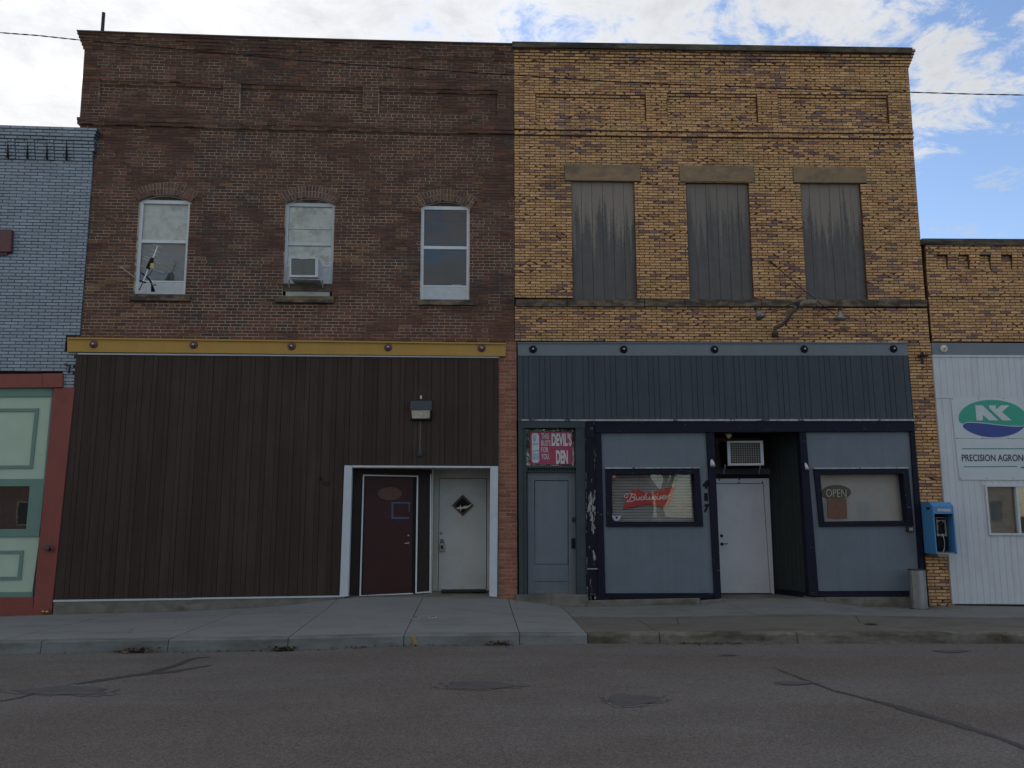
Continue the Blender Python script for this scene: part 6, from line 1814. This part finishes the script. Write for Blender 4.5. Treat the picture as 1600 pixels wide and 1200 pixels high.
mb.build('logo_letters', M['sign_white'], ns)['kind'] = 'stuff'
mb = MB(); add_text(mb, 'PRECISION AGRONOMY', [N_(180, 800), N_(1150, 800), N_(1155, 886), N_(184, 886)], YS - .003, .002, bold=.018)
add_text(mb, 'with', [N_(918, 948), N_(985, 948), N_(986, 974), N_(920, 974)], YS - .003, .002, bold=.02)
mb.build('lettering', M['ink'], ns)['kind'] = 'stuff'
for a, b in (((188, 724), (1150, 722)), ((208, 950), (876, 944))):
    MB().pq([N_(a[0], a[1]), N_(b[0], b[1]), N_(b[0], b[1] + 11), N_(a[0], a[1] + 11)], YS - .003, YS - .0005).build('teal_rule', M['teal_line'], ns)
for x, y in ((66, 105), (388, 104), (706, 102), (118, 598), (440, 598), (762, 596), (498, 1098), (826, 1095), (168, 1100)):
    MB().disc_y(P(*N_(x, y), YS), .009, YS - .004, YS, 8).build('screw', M['dark_metal'], ns)
settle(ns)

# house number 417
for s_, q, lab in (('4', [(1097.6, 750), (1107, 750), (1107.2, 763.5), (1097.9, 763.5)], 'dark numeral 4 of the house number, the top one of three'), ('1', [(1100.4, 770.5), (1105.9, 770.5), (1106.1, 782.5), (1100.7, 782.5)], 'dark numeral 1 of the house number, the middle one of three'), ('7', [(1100.4, 787.5), (1108.6, 787.5), (1108.2, 800.5), (1100.1, 800.5)], 'dark numeral 7 of the house number, the lowest of three')):
    mb = MB(); add_text(mb, s_, q, -.03, .01, bold=.08, shear=.15 if s_ != '1' else 0); tag(mb.build('house_numeral', M['black'], None), lab, 'house number', 'numerals 417 by the alcove')

# small lamps
def flood(px, py, y, dx, dz, name, label, r=.045, head=M['ac_white']):
    t = thing(name, P(px, py, y), label, 'floodlight'); c = Vector(P(px, py, y)); d = Vector((dx, -.5, dz)).normalized()
    MB().tube([c, c + d * .05, c + d * .13], 0, 14, radii=[r * .5, r * .8, r]).build('lamp_head', head, t, smooth=True)
    MB().tube([c + Vector((0, .09, .05)), c + Vector((0, .02, .02)), c], .014, 7).build('stem', M['dark_metal'], t); settle(t)


flood(1112, 719, -.10, .0, -.8, 'floodlight', 'small white floodlight on the navy post beside the house number', .045)
flood(1133, 676.5, .25, .35, -.45, 'floodlight', 'small yellowish bulb under the alcove ceiling', .05, M['lens'])
flood(1258.5, 724, -.09, 0, -.8, 'floodlight', 'small white lamp on the navy post right of the alcove', .032)
t = thing('socket_box', P(1423, 827, 0), 'small metal socket box below the corner of the right shop window', 'socket box')
MB().pq([(1416.5, 823), (1427, 823), (1427.5, 831), (1417, 831)], -.06, -.02).build('box', M['dark_metal'], t, bevel=.004)
MB().pq([(1421, 824.5), (1426.5, 824.5), (1426.5, 829.5), (1421, 829.5)], -.07, -.06).build('cover', M['phone_grey'], t, bevel=.003); settle(t)
# lockbox on the pale door
t = thing('lockbox', P(690.5, 851, YR), 'grey key lockbox hanging from the knob of the pale door', 'lockbox')
MB().pq([(686.8, 849.5), (694.6, 849.5), (694.6, 861), (686.8, 861)], YR - .05, YR + .015).build('box', M['phone_grey'], t, bevel=.01)
a, b = P(688.6, 850, YR - .02), P(692.8, 850, YR - .02); m_ = P(690.7, 842.5, YR - .02); MB().tube([a, (a[0], a[1], m_[2] - .02), m_, (b[0], b[1], m_[2] - .02), b], .007, 7).build('shackle', M['dark_metal'], t, smooth=True)
MB().pq([(688.5, 852), (692.8, 852), (692.8, 858), (688.5, 858)], YR - .055, YR - .05).build('dial', M['dark_metal'], t); settle(t)
# overhead cable
wp = [(-1500, -60), (-700, 5), (-90, 44), (-30, 48.5), (0, 51), (60, 55.5), (120, 62), (200, 69), (300, 78.5), (400, 87.5), (500, 97), (600, 104), (700, 111), (800, 117), (900, 124), (1000, 129.5), (1100, 133.5), (1200, 137), (1300, 141), (1420, 144), (1520, 147), (1600, 148.5), (1700, 151), (2200, 148), (3000, 120)]
mb = MB(); pts = [Vector(P(a, b, -1.2)) for a, b in wp]; fine = []
for i in range(len(pts) - 1):
    for k in range(14): fine.append(pts[i].lerp(pts[i + 1], k / 14))
tw = [[], []]
for i, p in enumerate(fine):
    for s_ in (0, 1): an_ = i * .9 + s_ * math.pi; tw[s_].append(p + Vector((0, math.cos(an_), math.sin(an_))) * .006)
mb.tube(tw[0], .0065, 5).tube(tw[1], .0065, 5)
tag(mb.build('utility_cable', M['rubber'], None), 'twisted black overhead cable strung in front of both brick facades', 'cable')
mb = MB(); mb.tube([P(160, 75, 1.5), P(160, 48, 1.5), P(162, 20, 1.5)], .035, 10); tag(mb.build('vent_pipe', M['dark_metal'], None), 'thin dark pipe rising behind the left end of the brown parapet', 'pipe')


# ================================================================== ACROSS THE STREET (behind the camera; seen in the window glass)
def make_tree(x, y, h, seed, label, leafy):
    rnd = random.Random(seed); t = thing('street_tree', (x, y, -.3), label, 'tree', 'trees across the street'); mb = MB(); tips = []
    def grow(p, d, L_, r, lv):
        q = p + d * L_; m_ = p.lerp(q, .5) + Vector((rnd.uniform(-1, 1), rnd.uniform(-1, 1), 0)) * L_ * .05
        mb.tube([p, m_, q], 0, 6 if lv < 3 else 3, radii=[r, r * .85, r * .7], caps=False)
        if lv >= 5: tips.append(q); return
        for k in range(rnd.choice((2, 3)) if lv else 4):
            dd = (d + Vector((rnd.uniform(-1, 1), rnd.uniform(-1, 1), rnd.uniform(-.35, .6))) * .75).normalized(); grow(q if k < 2 else p.lerp(q, rnd.uniform(.5, .9)), dd, L_ * rnd.uniform(.62, .85), r * .62, lv + 1)
    grow(Vector((x, y, -.3)), Vector((0, 0, 1)), h * .28, h * .026, 0)
    mb.build('trunk', M['bark'], t, normals=False)
    lm = MB()
    for q in tips:
        for k in range(14 if leafy else 5):
            c = q + Vector([rnd.gauss(0, .35) for _ in range(3)]); s_ = rnd.uniform(.05, .11); u = Vector([rnd.uniform(-1, 1) for _ in range(3)]).normalized() * s_; v = u.orthogonal().normalized() * s_ * .7
            lm.face([c - u, c + v, c + u, c - v])
    lm.build('crown', M['bud'], t, normals=False); settle(t)


M['bark'] = mat('bark', (0.16, 0.13, 0.10), 0.9, var=.2); M['bud'] = mat('spring_leaves', (0.11, 0.14, 0.05), .8, var=.3, scale=1)
for x, y, h, sd_, lf_, lab in ((3.5, -33, 10, 1, True, 'budding tree with a broad crown opposite the left shop window'), (11, -35, 11, 2, True, 'tall budding tree opposite the right shop window'), (-14, -34, 9, 3, False, 'thin bare tree opposite the blue building'), (20, -37, 12, 5, True, 'large tree at the right end of the far row'), (-3, -42, 12, 6, True, 'tree behind the white house'), (6.6, -31, 9, 8, True, 'rounded budding tree added to block bright sky reflected in the shop glass'), (15.5, -32, 9, 9, True, 'leafy tree added before the sandstone building to block bright reflected sky')): make_tree(x, y, h, sd_, lab, lf_)  # last two trees are added to cut bright sky from the glass reflections


def far_house(x, y, w, d, h, wall, lab, gable=True):
    t = thing('house', (x, y, -.3), lab, 'house'); MB().box(x - w / 2, x + w / 2, y - d, y, -.3, h).build('wall', wall, t)
    if gable:
        m_ = MB(); a = [(x - w / 2 - .3, y + .3, h), (x, y + .3, h + w * .35), (x + w / 2 + .3, y + .3, h)]; b = [(p[0], y - d - .3, p[2]) for p in a]; m_.face(a); m_.face(b[::-1]); m_.face([a[0], b[0], b[1], a[1]]); m_.face([a[1], b[1], b[2], a[2]]); m_.face([a[0], a[2], b[2], b[0]]); m_.build('roof', M['roofing'], t)
    n_ = int(w / 2.4)
    for k in range(n_):
        wx = x - w / 2 + w * (k + .5) / n_
        for zf in ([.9, 3.6] if h > 5 else [.9]): f_ = MB().box(wx - .5, wx + .5, y, y + .05, zf, zf + 1.4).build('window', M['rust'], t); MB().box(wx - .42, wx + .42, y + .05, y + .055, zf + .08, zf + 1.32).build('window_glass', M['dark_room'], f_)
    settle(t)


far_house(-8.5, -44, 8, 9, 4.6, M['cream'], 'white gabled house across the street')
far_house(7.5, -46, 11, 9, 4.6, M['brick_dark'], 'low brown flat roofed building across the street', False)
far_house(-23, -33, 12, 10, 6.0, M['brick_dark'], 'dark brick building across the street', False)
far_house(27, -36, 14, 10, 5.0, M['stone'], 'sandstone building across the street', False)
mb = MB(); mb.tube([(2.2, -23.5, -.3), (2.2, -23.5, 8.5)], .09, 8); mb.tube([(1.2, -23.5, 8.1), (3.2, -23.5, 8.1)], .05, 6); tag(mb.build('utility_pole', M['frame_grey'], None), 'pale utility pole on the far side of the street', 'pole')


# small wear on the ground
rnd = random.Random(31); mb = MB()
for i in range(1500):
    x = rnd.uniform(-13, 13); y = YK - .02 - abs(rnd.gauss(0, .28)) if rnd.random() < .6 else rnd.uniform(-10.5, YK - .02)
    z = zroad(x, y); r_ = rnd.uniform(.004, .011); a = rnd.uniform(0, 3)
    c = Vector((x, y, z)); p4 = [c + Vector((math.cos(a + k * 2.1) * r_, math.sin(a + k * 2.1) * r_, 0)) for k in range(3)]; top = c + Vector((0, 0, r_ * .9))
    for k in range(3): mb.face([p4[k], p4[(k + 1) % 3], top])
tag(mb.build('road_grit', M['concrete'], None, normals=False), 'loose grit and small stones on the road', 'grit', kind='stuff')


def crack(pts, w, label, seed):
    rnd = random.Random(seed); path = []
    for (a, b) in zip(pts[:-1], pts[1:]):
        for k in range(9): t = k / 9; path.append((a[0] + (b[0] - a[0]) * t + rnd.uniform(-.02, .02), a[1] + (b[1] - a[1]) * t + rnd.uniform(-.02, .02)))
    mb = MB(); pr = []
    for i, p in enumerate(path):
        q = Vector(path[min(i + 1, len(path) - 1)]) - Vector(path[max(i - 1, 0)]); n_ = Vector((-q.y, q.x)).normalized() * w * rnd.uniform(.4, 1.3)
        pr.append(((p[0] + n_.x, p[1] + n_.y, zwalk(p[0], p[1]) + .005), (p[0] - n_.x, p[1] - n_.y, zwalk(p[0], p[1]) + .005)))
    for (a, b), (c, d) in zip(pr[:-1], pr[1:]): mb.face([a, b, d, c])
    tag(mb.build('sidewalk_crack', M['dirt'], None, normals=False), label, 'crack', kind='structure')


crack([(2.3, -3.6), (2.9, -2.9), (3.1, -2.0)], .006, 'crack across the old sidewalk', 1)
crack([(6.1, -3.6), (5.6, -2.8), (5.9, -2.0)], .006, 'crack across the old sidewalk by the iron cover', 2)
crack([(8.4, -3.5), (9.0, -2.9), (10.2, -2.6)], .005, 'long crack in the old sidewalk', 3)
crack([(-6.3, -1.2), (-5.6, -1.35), (-4.9, -1.1)], .008, 'dark worn line in the new sidewalk', 4)
mb = MB(); rnd = random.Random(77)
for i in range(120):
    x, y = rnd.uniform(-11, 12), rnd.uniform(-3.6, -.15); r_ = rnd.uniform(.008, .028)
    mb.face([(x + r_ * math.cos(k * .9) * rnd.uniform(.7, 1.2), y + r_ * math.sin(k * .9) * rnd.uniform(.7, 1.2), zwalk(x, y) + .0042) for k in range(7)])
tag(mb.build('sidewalk_spots', M['kerb_old'], None, normals=False), 'dark gum spots and stains scattered over the sidewalk', 'stains', kind='stuff')
mb = MB(); rnd = random.Random(5)
for (xa3, xb3, n) in ((-8.6, -3.5, 90), (1.4, 3.6, 50), (5.4, 7.6, 50), (8.2, 11, 50)):
    for i in range(n):
        x = rnd.uniform(xa3, xb3); y = rnd.uniform(-.16, -.12) if x > 1 else rnd.uniform(-.1, -.04); h = rnd.uniform(.01, .05); z = zwalk(x, y); a = rnd.uniform(-.02, .02)
        mb.face([(x, y, z), (x + .006, y, z), (x + a, y - .01, z + h)])
tag(mb.build('wall_foot_weeds', mat('dry_grass', (0.12, 0.11, 0.05), .9, var=.3), None, normals=False), 'tiny dry weeds and dirt along the foot of the walls', 'weeds', kind='stuff')
